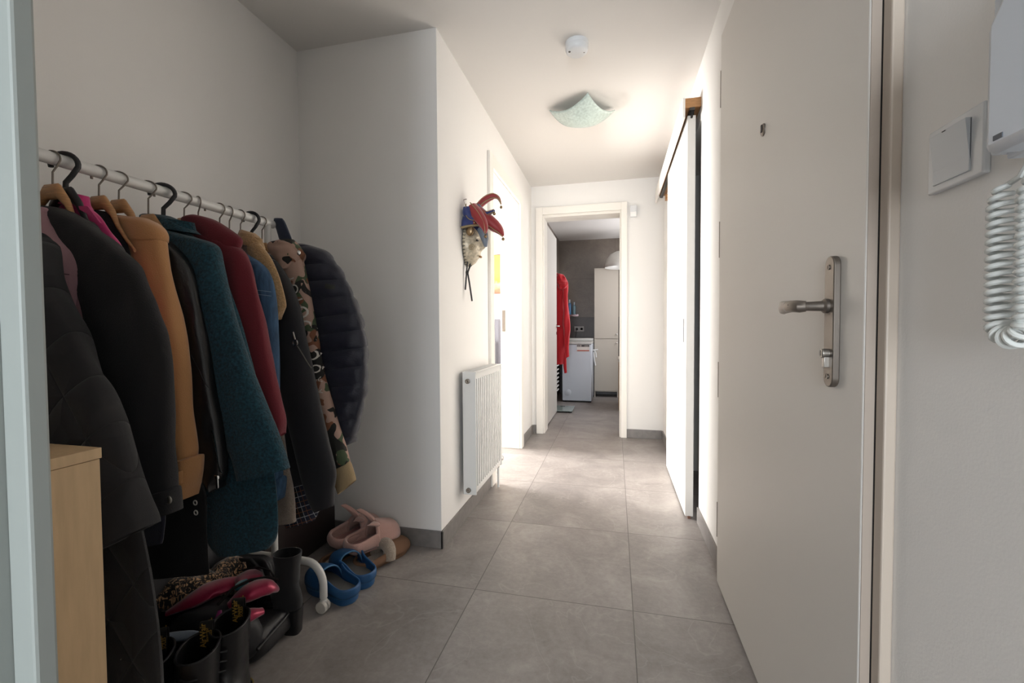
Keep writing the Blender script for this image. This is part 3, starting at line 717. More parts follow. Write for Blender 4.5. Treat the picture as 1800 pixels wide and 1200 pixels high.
# 4 hot pink shirt
Y = .788; m = fabric('hot_pink_cotton', 'c22c70', .8)
t = garment('pink_shirt', 'hot pink shirt with a pointed collar, behind the black jacket', 'shirt', Y, .7)
obj('body', cloth_g([(-1.318, 1.344, -1.227, 1.324), (-1.32, 1.317, -1.189, 1.298), (-1.312, 1.278, -1.159, 1.263), (-1.302, 1.223, -1.118, 1.214)]+[(-1.43, 1.1, -1.06, 1.1), (-1.43, .72, -1.05, .72)], Y+.006, .014, 9, .004), m, t)
obj('collar', cloth_g([(-1.302, 1.359, -1.234, 1.35), (-1.304, 1.351, -1.222, 1.338), (-1.303, 1.34, -1.212, 1.323), (-1.299, 1.33, -1.205, 1.316)], Y, .026, 10, .002), m, t, label='folded pink collar')
obj('collar_tip', G().prism([(x, Y-.028, z) for x, z in [(-1.219, 1.316), (-1.174, 1.312), (-1.138, 1.272), (-1.164, 1.289)]], (0, .004, 0)), m, t, solid=0)
# 5 long black coat
Y = .834; m = fabric('black_jersey', '121113', .9, sheen=.05)
t = garment('black_vest', 'black vest whose neck shows between the hot pink shirt and the camel coat', 'vest', Y, .8)
obj('body', cloth_g([(-1.292, 1.335, -1.225, 1.322), (-1.297, 1.308, -1.193, 1.289), (-1.319, 1.259, -1.166, 1.241), (-1.343, 1.145, -1.138, 1.14), (-1.353, 0.942, -1.093, 0.945), (-1.341, 0.795, -1.063, 0.807)], Y+.002, .012, 11, .004), m, t)
Y = .912; m = fabric('black_gabardine', '0d0c0e', .75, sheen=.04)
t = garment('long_black_coat', 'long black coat with two steel eyelets, below the camel cuff', 'coat', Y, .30)
bd = obj('body', cloth_g([(-1.279, 1.273, -1.211, 1.262), (-1.313, 1.183, -1.167, 1.178), (-1.328, 1.06, -1.133, 1.058), (-1.333, 0.936, -1.11, 0.939), (-1.34, 0.779, -1.096, 0.79), (-1.346, 0.652, -1.063, 0.672), (-1.339, 0.574, -1.035, 0.599), (-1.338, 0.462, -1.035, 0.494), (-1.339, 0.337, -1.031, 0.392)], Y+.0, .011, 11, .005), m, t)
seam('placket', [(-1.038, 0.633), (-1.033, 0.574), (-1.032, 0.5), (-1.031, 0.41)], bd, mat('black_seam', '0c0c0d'), t, .0014)
for q in [(-1.06, 0.58), (-1.059, 0.554)]:
    h = snap(bd, q[0], q[1])
    if h: obj('eyelet', G().tube([h+Vector((.0052*math.cos(a), -.001, .0058*math.sin(a))) for a in [2*PI*k/16 for k in range(17)]], .0016, 8, caps=False), mat('pale_steel', 'c8c6c0', .4, .2), t)
# 5b navy garment glimpsed at the bottom
Y = .80; m = fabric('midnight_cotton', '17182a', .85)
t = garment('navy_trousers', 'midnight blue garment glimpsed below the black jacket cuff', 'trousers', Y, .5)
obj('leg', cloth_g([(-1.40, 1.0, -1.12, 1.0), (-1.38, .8, -1.06, .8)]+[(-1.221, 0.611, -1.027, 0.628), (-1.216, 0.52, -1.033, 0.546), (-1.208, 0.489, -1.039, 0.525)], Y, .010, 12, .003), m, t)
# 6 camel coat
Y = .885; m = fabric('camel_wool', 'ba8757', .9, sheen=.3)
t = garment('camel_coat', 'camel coat with a strapped and buttoned cuff', 'coat', Y, .55)
obj('body', cloth_g([(-1.318, 1.336, -1.193, 1.32), (-1.329, 1.314, -1.153, 1.289), (-1.335, 1.264, -1.135, 1.254)]+[(-1.44, 1.1, -1.14, 1.1), (-1.44, .85, -1.10, .85), (-1.44, .6, -1.09, .6)], Y+.008, .016, 13, .005), m, t)
sl = obj('sleeve', cloth_g([(-1.292, 1.318, -1.147, 1.301), (-1.284, 1.28, -1.105, 1.268), (-1.252, 1.22, -1.094, 1.216), (-1.209, 1.146, -1.079, 1.142), (-1.165, 1.043, -1.052, 1.045), (-1.132, 0.941, -1.036, 0.946), (-1.109, 0.855, -1.03, 0.857), (-1.092, 0.768, -1.023, 0.776), (-1.078, 0.718, -1.015, 0.729), (-1.072, 0.694, -1.018, 0.706)], Y-.008, .030, 14, .007, fs=(18, 4)), m, t)
obj('collar', cloth_g([(-1.279, 1.323, -1.149, 1.312), (-1.283, 1.309, -1.11, 1.29), (-1.271, 1.288, -1.093, 1.27), (-1.243, 1.266, -1.093, 1.254), (-1.215, 1.256, -1.1, 1.25)], Y-.006, .034, 15, .004), m, t, label='rolled camel collar')
cf_ = obj('cuff', cloth_g([(-1.072, 0.704, -1.005, 0.713), (-1.069, 0.696, -1.002, 0.703), (-1.067, 0.655, -1.007, 0.663), (-1.064, 0.627, -1.016, 0.633), (-1.066, 0.598, -1.031, 0.605)], Y-.006, .034, 16, .002, hem=True), m, t)
sp = G(); 
pp = [snap(cf_, a[0], a[1]) for a in crom([list(q) for q in [(-1.057, 0.672), (-1.043, 0.67), (-1.021, 0.672), (-1.007, 0.677)]], 5)]
R = []
for q in [v for v in pp if v is not None]:
    R.append([q+Vector((0, -.006, -.016)), q+Vector((0, -.009, -.016)), q+Vector((0, -.009, .013)), q+Vector((0, -.006, .013))])
if len(R) > 2:
    st_ = obj('cuff_strap', G().rings(R), m, cf_)
x, z = [(-1.02, 0.663)][0]; h = snap(cf_, x, z)
if h: obj('button', G().lathe([(.0095, 0), (.0095, -.003), (.0075, -.0045), (.0065, -.0035), (0, -.0035)], h+Vector((0, -.009, 0)), 'Y', 22), mat('dark_horn_button', '2c2120', .35), cf_)
# 7 black leather jacket
Y = .938; m = mat('black_leather', '171617', .36, bump=.3, scale=110, coat=.15)
t = garment('leather_jacket', 'black leather jacket with a steel zip on the sleeve', 'jacket', Y, .6)
obj('body', cloth_g([(-1.253, 1.297, -1.194, 1.287), (-1.274, 1.273, -1.164, 1.258), (-1.288, 1.225, -1.127, 1.218)]+[(-1.44, 1.05, -1.14, 1.05), (-1.44, .85, -1.11, .85), (-1.43, .68, -1.11, .68)], Y+.008, .014, 17, .005), m, t)
sl = obj('sleeve', cloth_g([(-1.209, 1.282, -1.17, 1.283), (-1.222, 1.25, -1.119, 1.238), (-1.204, 1.196, -1.079, 1.189), (-1.176, 1.12, -1.058, 1.12), (-1.153, 1.028, -1.039, 1.033), (-1.126, 0.937, -1.022, 0.944), (-1.103, 0.846, -1.006, 0.855), (-1.083, 0.756, -0.993, 0.765), (-1.069, 0.688, -0.984, 0.701), (-1.054, 0.636, -0.984, 0.65), (-1.025, 0.605, -1.007, 0.612)], Y-.006, .028, 18, .008, fs=(20, 6)), m, t)
zp = seam('zip', [(-1.011, 0.769), (-1.005, 0.735), (-0.999, 0.691), (-0.995, 0.655)], sl, M_chrome, t, .0022, .001)
x, z = [(-0.98, 0.655)][0]
obj('zip_pull', B(x-.0035, x+.0035, Y-.044, Y-.041, z-.028, z).box(x-.005, x+.005, Y-.046, Y-.040, z-.004, z+.006), M_chrome, t, bev=.001)
seam('seam', [(-1.067, 0.969), (-1.04, 0.918), (-1.013, 0.86), (-1.001, 0.809), (-0.997, 0.75)], sl, mat('black_seam', '0c0c0d'), t, .0013)
# 8 teal coat
Y = .992
m = mat('teal_boucle', '163a46', .95, sheen=.12, bump=1, scale=210, var=.55, vscale=160)
t = garment('teal_coat', 'long teal woolly coat in the middle of the rack', 'coat', Y, .38)
obj('body', cloth_g([(-1.336, 1.355, -1.234, 1.345), (-1.348, 1.323, -1.156, 1.296), (-1.34, 1.258, -1.076, 1.245), (-1.325, 1.127, -1.027, 1.12), (-1.306, 0.963, -0.976, 0.965), (-1.255, 0.767, -0.922, 0.782), (-1.205, 0.59, -0.896, 0.622), (-1.154, 0.48, -0.891, 0.513), (-1.122, 0.418, -0.898, 0.461), (-1.098, 0.395, -0.921, 0.428)], Y+.006, .022, 19, .010, fs=(13, 1.2), p=.9), m, t)
obj('sleeve', cloth_g([(-1.269, 1.321, -1.108, 1.28), (-1.234, 1.268, -1.047, 1.256), (-1.202, 1.203, -1.03, 1.2), (-1.172, 1.107, -1.009, 1.112), (-1.144, 1.012, -0.976, 1.019), (-1.112, 0.917, -0.941, 0.928), (-1.073, 0.824, -0.905, 0.837), (-1.037, 0.739, -0.872, 0.758), (-1.009, 0.678, -0.848, 0.698), (-0.996, 0.62, -0.835, 0.66)], Y-.014, .034, 20, .006, fs=(12, 2)), m, t)
obj('collar', cloth_g([(-1.311, 1.359, -1.211, 1.349), (-1.32, 1.347, -1.16, 1.324), (-1.305, 1.32, -1.119, 1.294)], Y-.002, .030, 21, .003), m, t)
# 9 burgundy coat
Y = 1.062; m = fabric('burgundy_wool', '651521', .9, sheen=.12, scale=260)
t = garment('burgundy_coat', 'burgundy coat with a stand collar, right of the teal coat', 'coat', Y, .5)
obj('body', cloth_g([(-1.278, 1.362, -1.214, 1.368), (-1.274, 1.341, -1.144, 1.327), (-1.267, 1.303, -1.103, 1.282)]+[(-1.44, 1.1, -1.12, 1.1), (-1.44, .85, -1.08, .85), (-1.44, .66, -1.07, .66)], Y+.010, .015, 22, .005), m, t)
sl = obj('sleeve', cloth_g([(-1.227, 1.335, -1.105, 1.292), (-1.193, 1.28, -1.04, 1.259), (-1.154, 1.211, -1.012, 1.212), (-1.124, 1.135, -0.991, 1.14), (-1.098, 1.044, -0.968, 1.052), (-1.069, 0.961, -0.951, 0.971), (-1.039, 0.878, -0.932, 0.89), (-1.006, 0.805, -0.915, 0.82), (-0.973, 0.752, -0.903, 0.771), (-0.941, 0.719, -0.904, 0.732)], Y-.008, .028, 23, .006, fs=(26, 2)), m, t)
co = obj('collar', cloth_g([(-1.243, 1.362, -1.185, 1.367), (-1.252, 1.35, -1.133, 1.349), (-1.244, 1.333, -1.082, 1.32), (-1.228, 1.315, -1.044, 1.289), (-1.19, 1.287, -1.049, 1.263)], Y-.006, .028, 24, .003), m, t, label='burgundy stand collar')
x, z = [(-1.047, 1.275)][0]; button(x, z, co, mat('dark_horn_button', '2c2120'), co, .007)
# 10 denim jacket
Y = 1.118
m = mat('blue_denim', '34506c', .85, bump=.35, scale=500, var=.35, stretch=(1, 1, .25), vscale=90)
t = garment('denim_jacket', 'blue denim jacket beside the burgundy coat', 'jacket', Y, .45)
obj('body', cloth_g([(-1.19, 1.313, -1.139, 1.29), (-1.195, 1.282, -1.098, 1.253), (-1.196, 1.24, -1.062, 1.217)]+[(-1.44, 1.1, -1.12, 1.1), (-1.44, .85, -1.09, .85), (-1.44, .58, -1.08, .58)], Y+.008, .013, 25, .004), m, t)
sl = obj('sleeve', cloth_g([(-1.173, 1.297, -1.101, 1.268), (-1.17, 1.262, -1.034, 1.228), (-1.13, 1.2, -0.995, 1.189), (-1.099, 1.13, -0.981, 1.128), (-1.08, 1.044, -0.977, 1.047), (-1.067, 0.94, -0.975, 0.945), (-1.058, 0.819, -0.977, 0.825), (-1.049, 0.698, -0.978, 0.705), (-1.039, 0.611, -0.972, 0.625), (-1.032, 0.559, -0.969, 0.575)], Y-.006, .024, 26, .004), m, t)
cf_ = obj('cuff', cloth_g([(-1.036, 0.564, -0.962, 0.587), (-1.032, 0.553, -0.959, 0.574), (-1.029, 0.518, -0.963, 0.542), (-1.025, 0.492, -0.968, 0.518)], Y-.004, .026, 27, .001), m, t)
x, z = [(-0.973, 0.541)][0]; button(x, z, cf_, M_chrome, cf_, .006)
Mst = mat('pale_stitching', '6f8499', .8)
seam('stitching', [(-1.059, 1.142), (-1.019, 1.143), (-0.969, 1.135)], sl, Mst, t, .0011, .0005)
seam('stitching', [(-1.055, 1.132), (-1.019, 1.131), (-0.968, 1.123)], sl, Mst, t, .0011, .0005)
# 11 tan fleece coat
Y = 1.166
m = mat('tan_fleece', 'ad8a60', .95, sheen=.3, bump=1, scale=230, var=.2, vscale=160); m2 = mat('beige_fleece', '8f8073', .95, sheen=.3, bump=1, scale=260, var=.15, vscale=200)
t = garment('fleece_coat', 'tan fleece coat between the denim and the plain black jacket', 'coat', Y, .4)
obj('body', cloth_g([(-1.165, 1.349, -1.105, 1.331), (-1.177, 1.308, -1.077, 1.285), (-1.158, 1.208, -1.041, 1.204), (-1.134, 1.063, -1.03, 1.062), (-1.122, 0.9, -1.03, 0.901), (-1.107, 0.736, -1.019, 0.74), (-1.095, 0.608, -1.004, 0.614), (-1.085, 0.521, -0.985, 0.533), (-1.077, 0.463, -0.978, 0.475), (-1.075, 0.404, -0.977, 0.421)], Y+.004, .016, 28, .004), m2, t)
obj('lapel', cloth_g([(-1.116, 1.311, -1.07, 1.294), (-1.119, 1.276, -1.038, 1.254), (-1.097, 1.213, -1.012, 1.205), (-1.069, 1.159, -0.993, 1.152), (-1.041, 1.114, -0.982, 1.106), (-1.02, 1.074, -0.988, 1.087), (-1.012, 1.058, -1.001, 1.065)], Y-.014, .012, 29, .003), m, t, label='tan fleece lapel')
obj('collar', cloth_g([(-1.149, 1.344, -1.094, 1.331), (-1.158, 1.324, -1.074, 1.309), (-1.151, 1.298, -1.062, 1.28)], Y-.004, .022, 30, .003), m, t)
# 12 black softshell
Y = 1.214; m = fabric('black_softshell', '131217', .7, sheen=.1, bump=.15)
t = garment('softshell_jacket', 'plain black jacket with a silver diagonal zip', 'jacket', Y, .4)
bd = obj('body', cloth_g([(-1.166, 1.303, -1.083, 1.266), (-1.168, 1.232, -1.046, 1.191), (-1.154, 1.101, -1.006, 1.099), (-1.136, 0.952, -0.979, 0.953), (-1.117, 0.802, -0.962, 0.807), (-1.104, 0.651, -0.954, 0.66), (-1.089, 0.548, -0.956, 0.567), (-1.077, 0.502, -0.968, 0.529)], Y+.004, .014, 31, .004), m, t)
sl = obj('sleeve', cloth_g([(-1.118, 1.267, -1.053, 1.249), (-1.115, 1.193, -1.008, 1.18), (-1.1, 1.1, -0.972, 1.098), (-1.086, 0.989, -0.949, 0.989), (-1.067, 0.878, -0.927, 0.89), (-1.039, 0.768, -0.904, 0.782), (-1.012, 0.658, -0.878, 0.674), (-0.985, 0.558, -0.855, 0.58), (-0.961, 0.495, -0.862, 0.517), (-0.938, 0.447, -0.861, 0.47)], Y-.010, .022, 32, .004), m, t)
seam('zip', [(-0.973, 0.976), (-0.955, 0.946), (-0.936, 0.905), (-0.92, 0.863), (-0.915, 0.831)], sl, mat('grey_zip_tape', '5b564f', .5, .3), t, .0018, .0005)
x, z = [(-0.977, 0.99)][0]; h = snap(sl, x, z)
if h:
    g = G().tube([h+Vector((.0085*math.cos(a), -.004, -.004+.0085*math.sin(a))) for a in [2*PI*k/16 for k in range(17)]], .002, 8, caps=False)
    g.tube([h+Vector((0, -.004, .006)), h+Vector((-.007, -.004, .03))], .0028, 8); obj('zip_pull', g, M_chrome, t)
# 13 plaid shirt
Y = 1.250
m = mat('dark_plaid', '16171c', .85, bump=.2, scale=400); nt = m.node_tree; b = nt.nodes['Principled BSDF']
g_ = nt.nodes.new('ShaderNodeNewGeometry'); s_ = nt.nodes.new('ShaderNodeSeparateXYZ'); nt.links.new(g_.outputs['Position'], s_.inputs[0])
def pl(o, per, w_, ph=0):
    f = mth(nt, 'FRACT', mth(nt, 'ADD', mth(nt, 'DIVIDE', o, per), ph)); return mth(nt, 'LESS_THAN', f, w_)
sk = mth(nt, 'ADD', s_.outputs[0], mth(nt, 'MULTIPLY', s_.outputs[2], .35)); sk2 = mth(nt, 'SUBTRACT', s_.outputs[2], mth(nt, 'MULTIPLY', s_.outputs[0], .35))
wl = mth(nt, 'MAXIMUM', pl(sk, .036, .07), pl(sk2, .036, .07)); ol = mth(nt, 'MAXIMUM', pl(sk, .036, .05, .5), pl(sk2, .036, .05, .5)); nb = mth(nt, 'MAXIMUM', pl(sk, .072, .5), pl(sk2, .072, .5))
def mixc(f, a, bb):
    q = nt.nodes.new('ShaderNodeMix'); q.data_type = 'RGBA'; nt.links.new(f, q.inputs['Factor'])
    for key, v in (('A', a), ('B', bb)):
        if isinstance(v, str): q.inputs[key].default_value = lin(v)
        else: nt.links.new(v, q.inputs[key])
    return q.outputs['Result']
nt.links.new(mixc(ol, mixc(wl, mixc(nb, '131216', '1d2233'), 'a8a9ac'), '8a5a3c'), b.inputs['Base Color'])
t = garment('plaid_shirt', 'dark plaid shirt, its checked hem showing below the plain black jacket', 'shirt', Y, .38)
obj('body', cloth_g([(-1.17, 1.305, -1.114, 1.274), (-1.185, 1.181, -1.05, 1.177), (-1.172, 0.988, -1.011, 0.988), (-1.15, 0.794, -0.993, 0.799), (-1.132, 0.6, -0.985, 0.61), (-1.121, 0.504, -0.974, 0.522), (-1.109, 0.416, -0.954, 0.444), (-1.088, 0.354, -0.976, 0.39)], Y+.002, .012, 33, .005), m, t)
# 14 camouflage hooded jacket
Y = 1.296
m = mat('camouflage_cotton', '8a6f62', .85, bump=.2, scale=400); nt = m.node_tree; b = nt.nodes['Principled BSDF']
g_ = nt.nodes.new('ShaderNodeNewGeometry')
def nz(sc, sd):
    mp = nt.nodes.new('ShaderNodeMapping'); nt.links.new(g_.outputs['Position'], mp.inputs[0]); mp.inputs['Location'].default_value = sd
    n = nt.nodes.new('ShaderNodeTexNoise'); n.inputs['Scale'].default_value = sc; n.inputs['Detail'].default_value = 1.5; n.inputs['Distortion'].default_value = .5; nt.links.new(mp.outputs[0], n.inputs['Vector']); return n.outputs['Fac']
c0 = mixc(mth(nt, 'GREATER_THAN', nz(17, (0, 0, 0)), .56), 'a98b7c', '46533a')
c1 = mixc(mth(nt, 'GREATER_THAN', nz(15, (4, 1, 7)), .58), c0, '7a4e37')
c2 = mixc(mth(nt, 'GREATER_THAN', nz(16, (9, 3, 2)), .56), c1, '1d1c18')
nt.links.new(c2, b.inputs['Base Color'])
t = garment('camouflage_jacket', 'camouflage hooded jacket with pale lettering down its sleeve', 'jacket', Y, .45)
obj('body', cloth_g([(-1.166, 1.326, -1.067, 1.317), (-1.179, 1.284, -1.041, 1.268), (-1.164, 1.145, -1.017, 1.142), (-1.14, 0.986, -0.99, 0.987), (-1.122, 0.788, -0.958, 0.793), (-1.099, 0.589, -0.932, 0.6)], Y+.010, .012, 34, .004), m, t)
sl = obj('sleeve', cloth_g([(-1.099, 1.294, -1.036, 1.299), (-1.114, 1.24, -1.02, 1.252), (-1.098, 1.162, -1.001, 1.169), (-1.073, 1.074, -0.984, 1.083), (-1.048, 0.987, -0.966, 0.995), (-1.023, 0.89, -0.95, 0.901), (-1.003, 0.793, -0.924, 0.804), (-0.983, 0.697, -0.898, 0.711), (-0.959, 0.601, -0.869, 0.626), (-0.938, 0.548, -0.857, 0.581)], Y-.010, .024, 35, .003, fs=(14, 3)), m, t)
obj('cuff', cloth_g([(-0.936, 0.552, -0.857, 0.586), (-0.929, 0.537, -0.851, 0.575), (-0.917, 0.503, -0.841, 0.547), (-0.905, 0.473, -0.835, 0.523)], Y-.010, .022, 36, .001), mat('tan_rib_knit', 'a08a68', .9, bump=.5, scale=90, stretch=(6, 6, .2)), t)
obj('hood', cloth_g([(-1.144, 1.33, -1.049, 1.333), (-1.159, 1.315, -1.032, 1.309), (-1.15, 1.288, -1.015, 1.282), (-1.133, 1.256, -1.02, 1.259), (-1.115, 1.224, -1.047, 1.233)], Y-.010, .034, 37, .010, fs=(30, 22)), m, t)
x, z = [(-1.015, 1.28)][0]; obj('cord_stopper', G().blob((x, Y-.045, z), (.006, .006, .009), amp=0, nu=12, nv=8), M_chrome, t)
pts = [(-1.056, 1.197), (-1.043, 1.163), (-1.029, 1.126), (-1.014, 1.086), (-1.002, 1.041), (-0.99, 0.988), (-0.98, 0.94), (-0.97, 0.897), (-0.962, 0.859), (-0.954, 0.821)]
word = "YOYODTCOAA"
SZ = [.036, .044, .048, .054, .054, .050, .046, .038, .028, .02]
for (x, z), ch, s1 in zip(pts, word, SZ):
    dx_, dz_ = .30, -.95; q = (dx_*dx_+dz_*dz_)**.5; dx_, dz_ = dx_/q, dz_/q      # direction running down the sleeve
    a = text_g(ch, s1, .0002, ((-dx_, 0, -dz_), (dz_, 0, -dx_)), (x, Y, z))
    obj('letter', decal(a, sl, .0015), mat('cream_print', 'c9c2b8', .7), sl)
# 15 navy puffer
Y = 1.350; m = mat('navy_ripstop', '1d1f2d', .48, sheen=.15, bump=.35, scale=120, stretch=(1, 1, 2.5), spec=.4)
t = garment('puffer_jacket', 'navy quilted puffer jacket at the far end of the rack', 'jacket', Y, .6)
obj('body', cloth_g([(-1.163, 1.334, -1.05, 1.324), (-1.176, 1.304, -0.988, 1.285), (-1.167, 1.191, -0.956, 1.185), (-1.136, 0.984, -0.926, 0.985), (-1.105, 0.778, -0.914, 0.784), (-1.072, 0.635, -0.917, 0.653)], Y+.008, .018, 38, .004, puff=(.062, .2, .1)), m, t)
sl = obj('sleeve', cloth_g([(-1.127, 1.324, -1.048, 1.329), (-1.118, 1.298, -0.973, 1.301), (-1.101, 1.247, -0.925, 1.248), (-1.084, 1.186, -0.893, 1.193), (-1.062, 1.116, -0.863, 1.132), (-1.045, 1.035, -0.839, 1.059), (-1.029, 0.955, -0.825, 0.98), (-1.012, 0.875, -0.82, 0.898), (-0.991, 0.795, -0.826, 0.814), (-0.965, 0.716, -0.844, 0.731), (-0.944, 0.657, -0.859, 0.667), (-0.931, 0.621, -0.864, 0.633)], Y-.006, .036, 39, .007, puff=(.060, .34, .1), steps=12, n=44, fs=(30, 14)), m, t)
x, z = [(-0.94, 1.175)][0]
q = G().prism([(x-.014, Y-.05, z-.010), (x+.014, Y-.05, z-.016), (x+.014, Y-.05, z+.002), (x-.014, Y-.05, z+.008)], (0, -.001, 0))
obj('sleeve_patch', decal(G().add(*[[(x-.016+.032*i/6, Y, z-.008+.016*j/4-.006*i/6) for i in range(7) for j in range(5)], [(i*5+j, (i+1)*5+j, (i+1)*5+j+1, i*5+j+1) for i in range(6) for j in range(4)]]), sl, .001), mat('dark_olive_patch', '2a2c24', .7), t)
# 16 navy strap over the rail end
m = fabric('navy_webbing', '16223a', .8, sheen=.2)
o = obj('navy_scarf', cloth_g([(-1.249, 1.446, -1.211, 1.444), (-1.249, 1.431, -1.199, 1.426), (-1.238, 1.399, -1.183, 1.391), (-1.224, 1.356, -1.167, 1.351), (-1.207, 1.313, -1.153, 1.31), (-1.191, 1.249, -1.135, 1.246)], 1.412, .011, 41, .002), m); tag(o, 'navy blue scarf looped over the far end of the rail', 'scarf')

# ------------------------------------------------------------------ shoes and bags on the floor
def foot_w(s, L, wide):   # half width of a sole along s = 0 heel .. 1 toe
    return wide*(.72+.10*math.sin(PI*min(1, s/.35)*.5)+.22*math.exp(-((s-.68)/.2)**2)-.06*math.exp(-((s-.38)/.12)**2))*min(1, math.sqrt(max(0, 1-((s-.12)/.12)**2)) if s < .12 else 1)*(math.sqrt(max(0, 1-((s-.78)/.22)**2)) if s > .78 else 1)
def sole_g(L, wide, z0, z1, k=30, grow=1.0):
    R = []; S_ = [.002+.996*i/k for i in range(k+1)]
    pts = [Vector((foot_w(s, L, wide)*grow+.0005, s*L, 0)) for s in S_]+[Vector((-foot_w(s, L, wide)*grow-.0005, s*L, 0)) for s in reversed(S_)]
    c = Vector((0, L/2, 0))
    lv = [(z0, .97), (z0+(z1-z0)*.3, 1.0), (z0+(z1-z0)*.7, 1.0), (z1, .98)]
    return G().rings([[c+(p-c)*f+Vector((0, 0, z)) for p in pts] for z, f in lv])
def upper_g(L, wide, s0, z0, H, grow=1.0, k=20, n=20, pw=.75, open_dip=.0):
    V = []; F = []
    for i in range(k+1):
        s = s0+(1-s0)*i/k; w_ = foot_w(min(s, .999), L, wide)*grow+.001; h = H*(1-.42*((s-s0)/(1-s0))**1.3)*math.sqrt(max(.0, 1-max(0, (s-.86)/.141)**2))
        for j in range(n+1):
            a = PI*j/n; yy = s*L-open_dip*math.sin(a)*(1-i/k)
            V.append((w_*spow(math.cos(a), .8), yy, z0+h*math.sin(a)**pw))
    for i in range(k):
        for j in range(n): F.append((i*(n+1)+j, i*(n+1)+j+1, (i+1)*(n+1)+j+1, (i+1)*(n+1)+j))
    return G().add(V, F)
def heel_g(L, wide, s0, z0, hs, grow=1.0, k=26, flare=0):
    """low wall round the heel; hs(t) height with t 0..1..0 from the sides to the back"""
    S_ = [s0*(1-i/k) for i in range(k+1)]
    P = [Vector((foot_w(max(s, .001), L, wide)*grow, s*L, 0)) for s in S_]+[Vector((-foot_w(max(s, .001), L, wide)*grow, s*L, 0)) for s in reversed(S_)]
    V = []; F = []; c = Vector((0, L*.25, 0)); q = 5
    for i, p in enumerate(P):
        t = 1-abs(i/(len(P)-1)*2-1); h = hs(t)
        for j in range(q+1):
            f = j/q; o = (p-c).normalized()*flare*math.sin(f*PI)
            V.append(p+o+Vector((0, 0, z0+h*f)))
    for i in range(len(P)-1):
        for j in range(q): F.append((i*(q+1)+j, (i+1)*(q+1)+j, (i+1)*(q+1)+j+1, i*(q+1)+j+1))
    return G().add(V, F)

Mclog = mat('blue_foam_rubber', '225382', .5, bump=.05, scale=200); Mcl2 = mat('light_blue_edge', '3f7199', .5); Mins = mat('grey_insole', '6b6864', .8, bump=.3, scale=150)
def clog(loc, rz, label):
    t = local('rubber_clog', label, 'clog', loc, rz, 'blue rubber clogs')
    L = .265; wd = .052
    obj('sole', sole_g(L, wd, 0, .034, grow=1.02), Mclog, t)
    obj('sole_line', G().tube([(foot_w(s, L, wd)*1.04+.0005, s*L, .026) for s in [.004+.99*i/30 for i in range(31)]]+[(-foot_w(s, L, wd)*1.04-.0005, s*L, .026) for s in [.994-.99*i/30 for i in range(31)]], .0013, 6), Mcl2, t)
    obj('insole', sole_g(L*.97, wd*.88, .030, .038), Mins, t).location = (0, .004, 0)
    obj('upper', upper_g(L, wd, .50, .030, .062, open_dip=-.02), Mclog, t, solid=.005)
    obj('heel_rim', heel_g(L, wd, .52, .030, lambda q: .058-.026*math.sin(PI*q*.5), flare=.003), Mclog, t, solid=.006)
    st = G().tube([(spow(math.cos(a), .8)*(wd*.98), .5*L+(.02+.020*0)*math.sin(a)-.0, .030+.064*math.sin(a)**.75) for a in [PI*j/20 for j in range(21)]], .003, 8)
    obj('rim_bead', st, Mcl2, t)
    g = G()
    for (x, s) in ((-.022, .62), (0, .60), (.022, .62), (-.016, .72), (.016, .72), (0, .8)):
        hh = .030+.062*(1-.42*((s-.5)/.5)**1.3)*math.sin(math.acos(max(-1, min(1, x/.05))))**.75
        g.lathe([(.0052, 0), (.0052, .0012), (0, .0012)], (x, s*L, hh), 'Z', 14)
    obj('vent_hole', g, M_dark, t)
    return t
clog((-.948, 1.530, 0), 1.10, 'blue rubber clog nearer the niche wall, heel towards the hall')
clog((-.952, 1.432, 0), 1.25, 'blue rubber clog standing behind the castor of the rack')

# bunny slippers and the beige pair under them
def slipper(name, loc, rz, label, mu, mi_, ms, group, H=.075, L=.25, wd=.05, rx=0, ry=0, bunny=False, fluff=0, s0=.45):
    t = local(name, label, 'slipper', loc, rz, group, rx=rx, ry=ry)
    obj('sole', sole_g(L, wd, 0, .020, grow=1.04), ms, t)
    obj('insole', sole_g(L*.94, wd*.86, .018, .024), mi_, t).location = (0, .007, 0)
    obj('upper', upper_g(L, wd*1.04, s0, .018, H, pw=.7, open_dip=-.015), mu, t, solid=.010)
    obj('heel_wall', heel_g(L, wd*1.04, s0+.03, .018, lambda q: H*.62-H*.22*math.sin(PI*q*.5), flare=.008), mu, t, solid=.012)
    R0 = [(spow(math.cos(a), .8)*wd*1.02, s0*L+.015*math.sin(a), .018+H*math.sin(a)**.7) for a in [PI*j/20 for j in range(21)]]
    obj('cuff', G().tube(R0, .0085+fluff, 12), mi_ if not bunny else mu, t)
    return t
Mpk = mat('pale_pink_plush', 'cda397', .95, sheen=.5, bump=.6, scale=300); Mpi = mat('dusky_pink_lining', 'a4706a', .95, sheen=.4, bump=.6, scale=260); Mso = mat('taupe_sole', '8b7a70', .8)
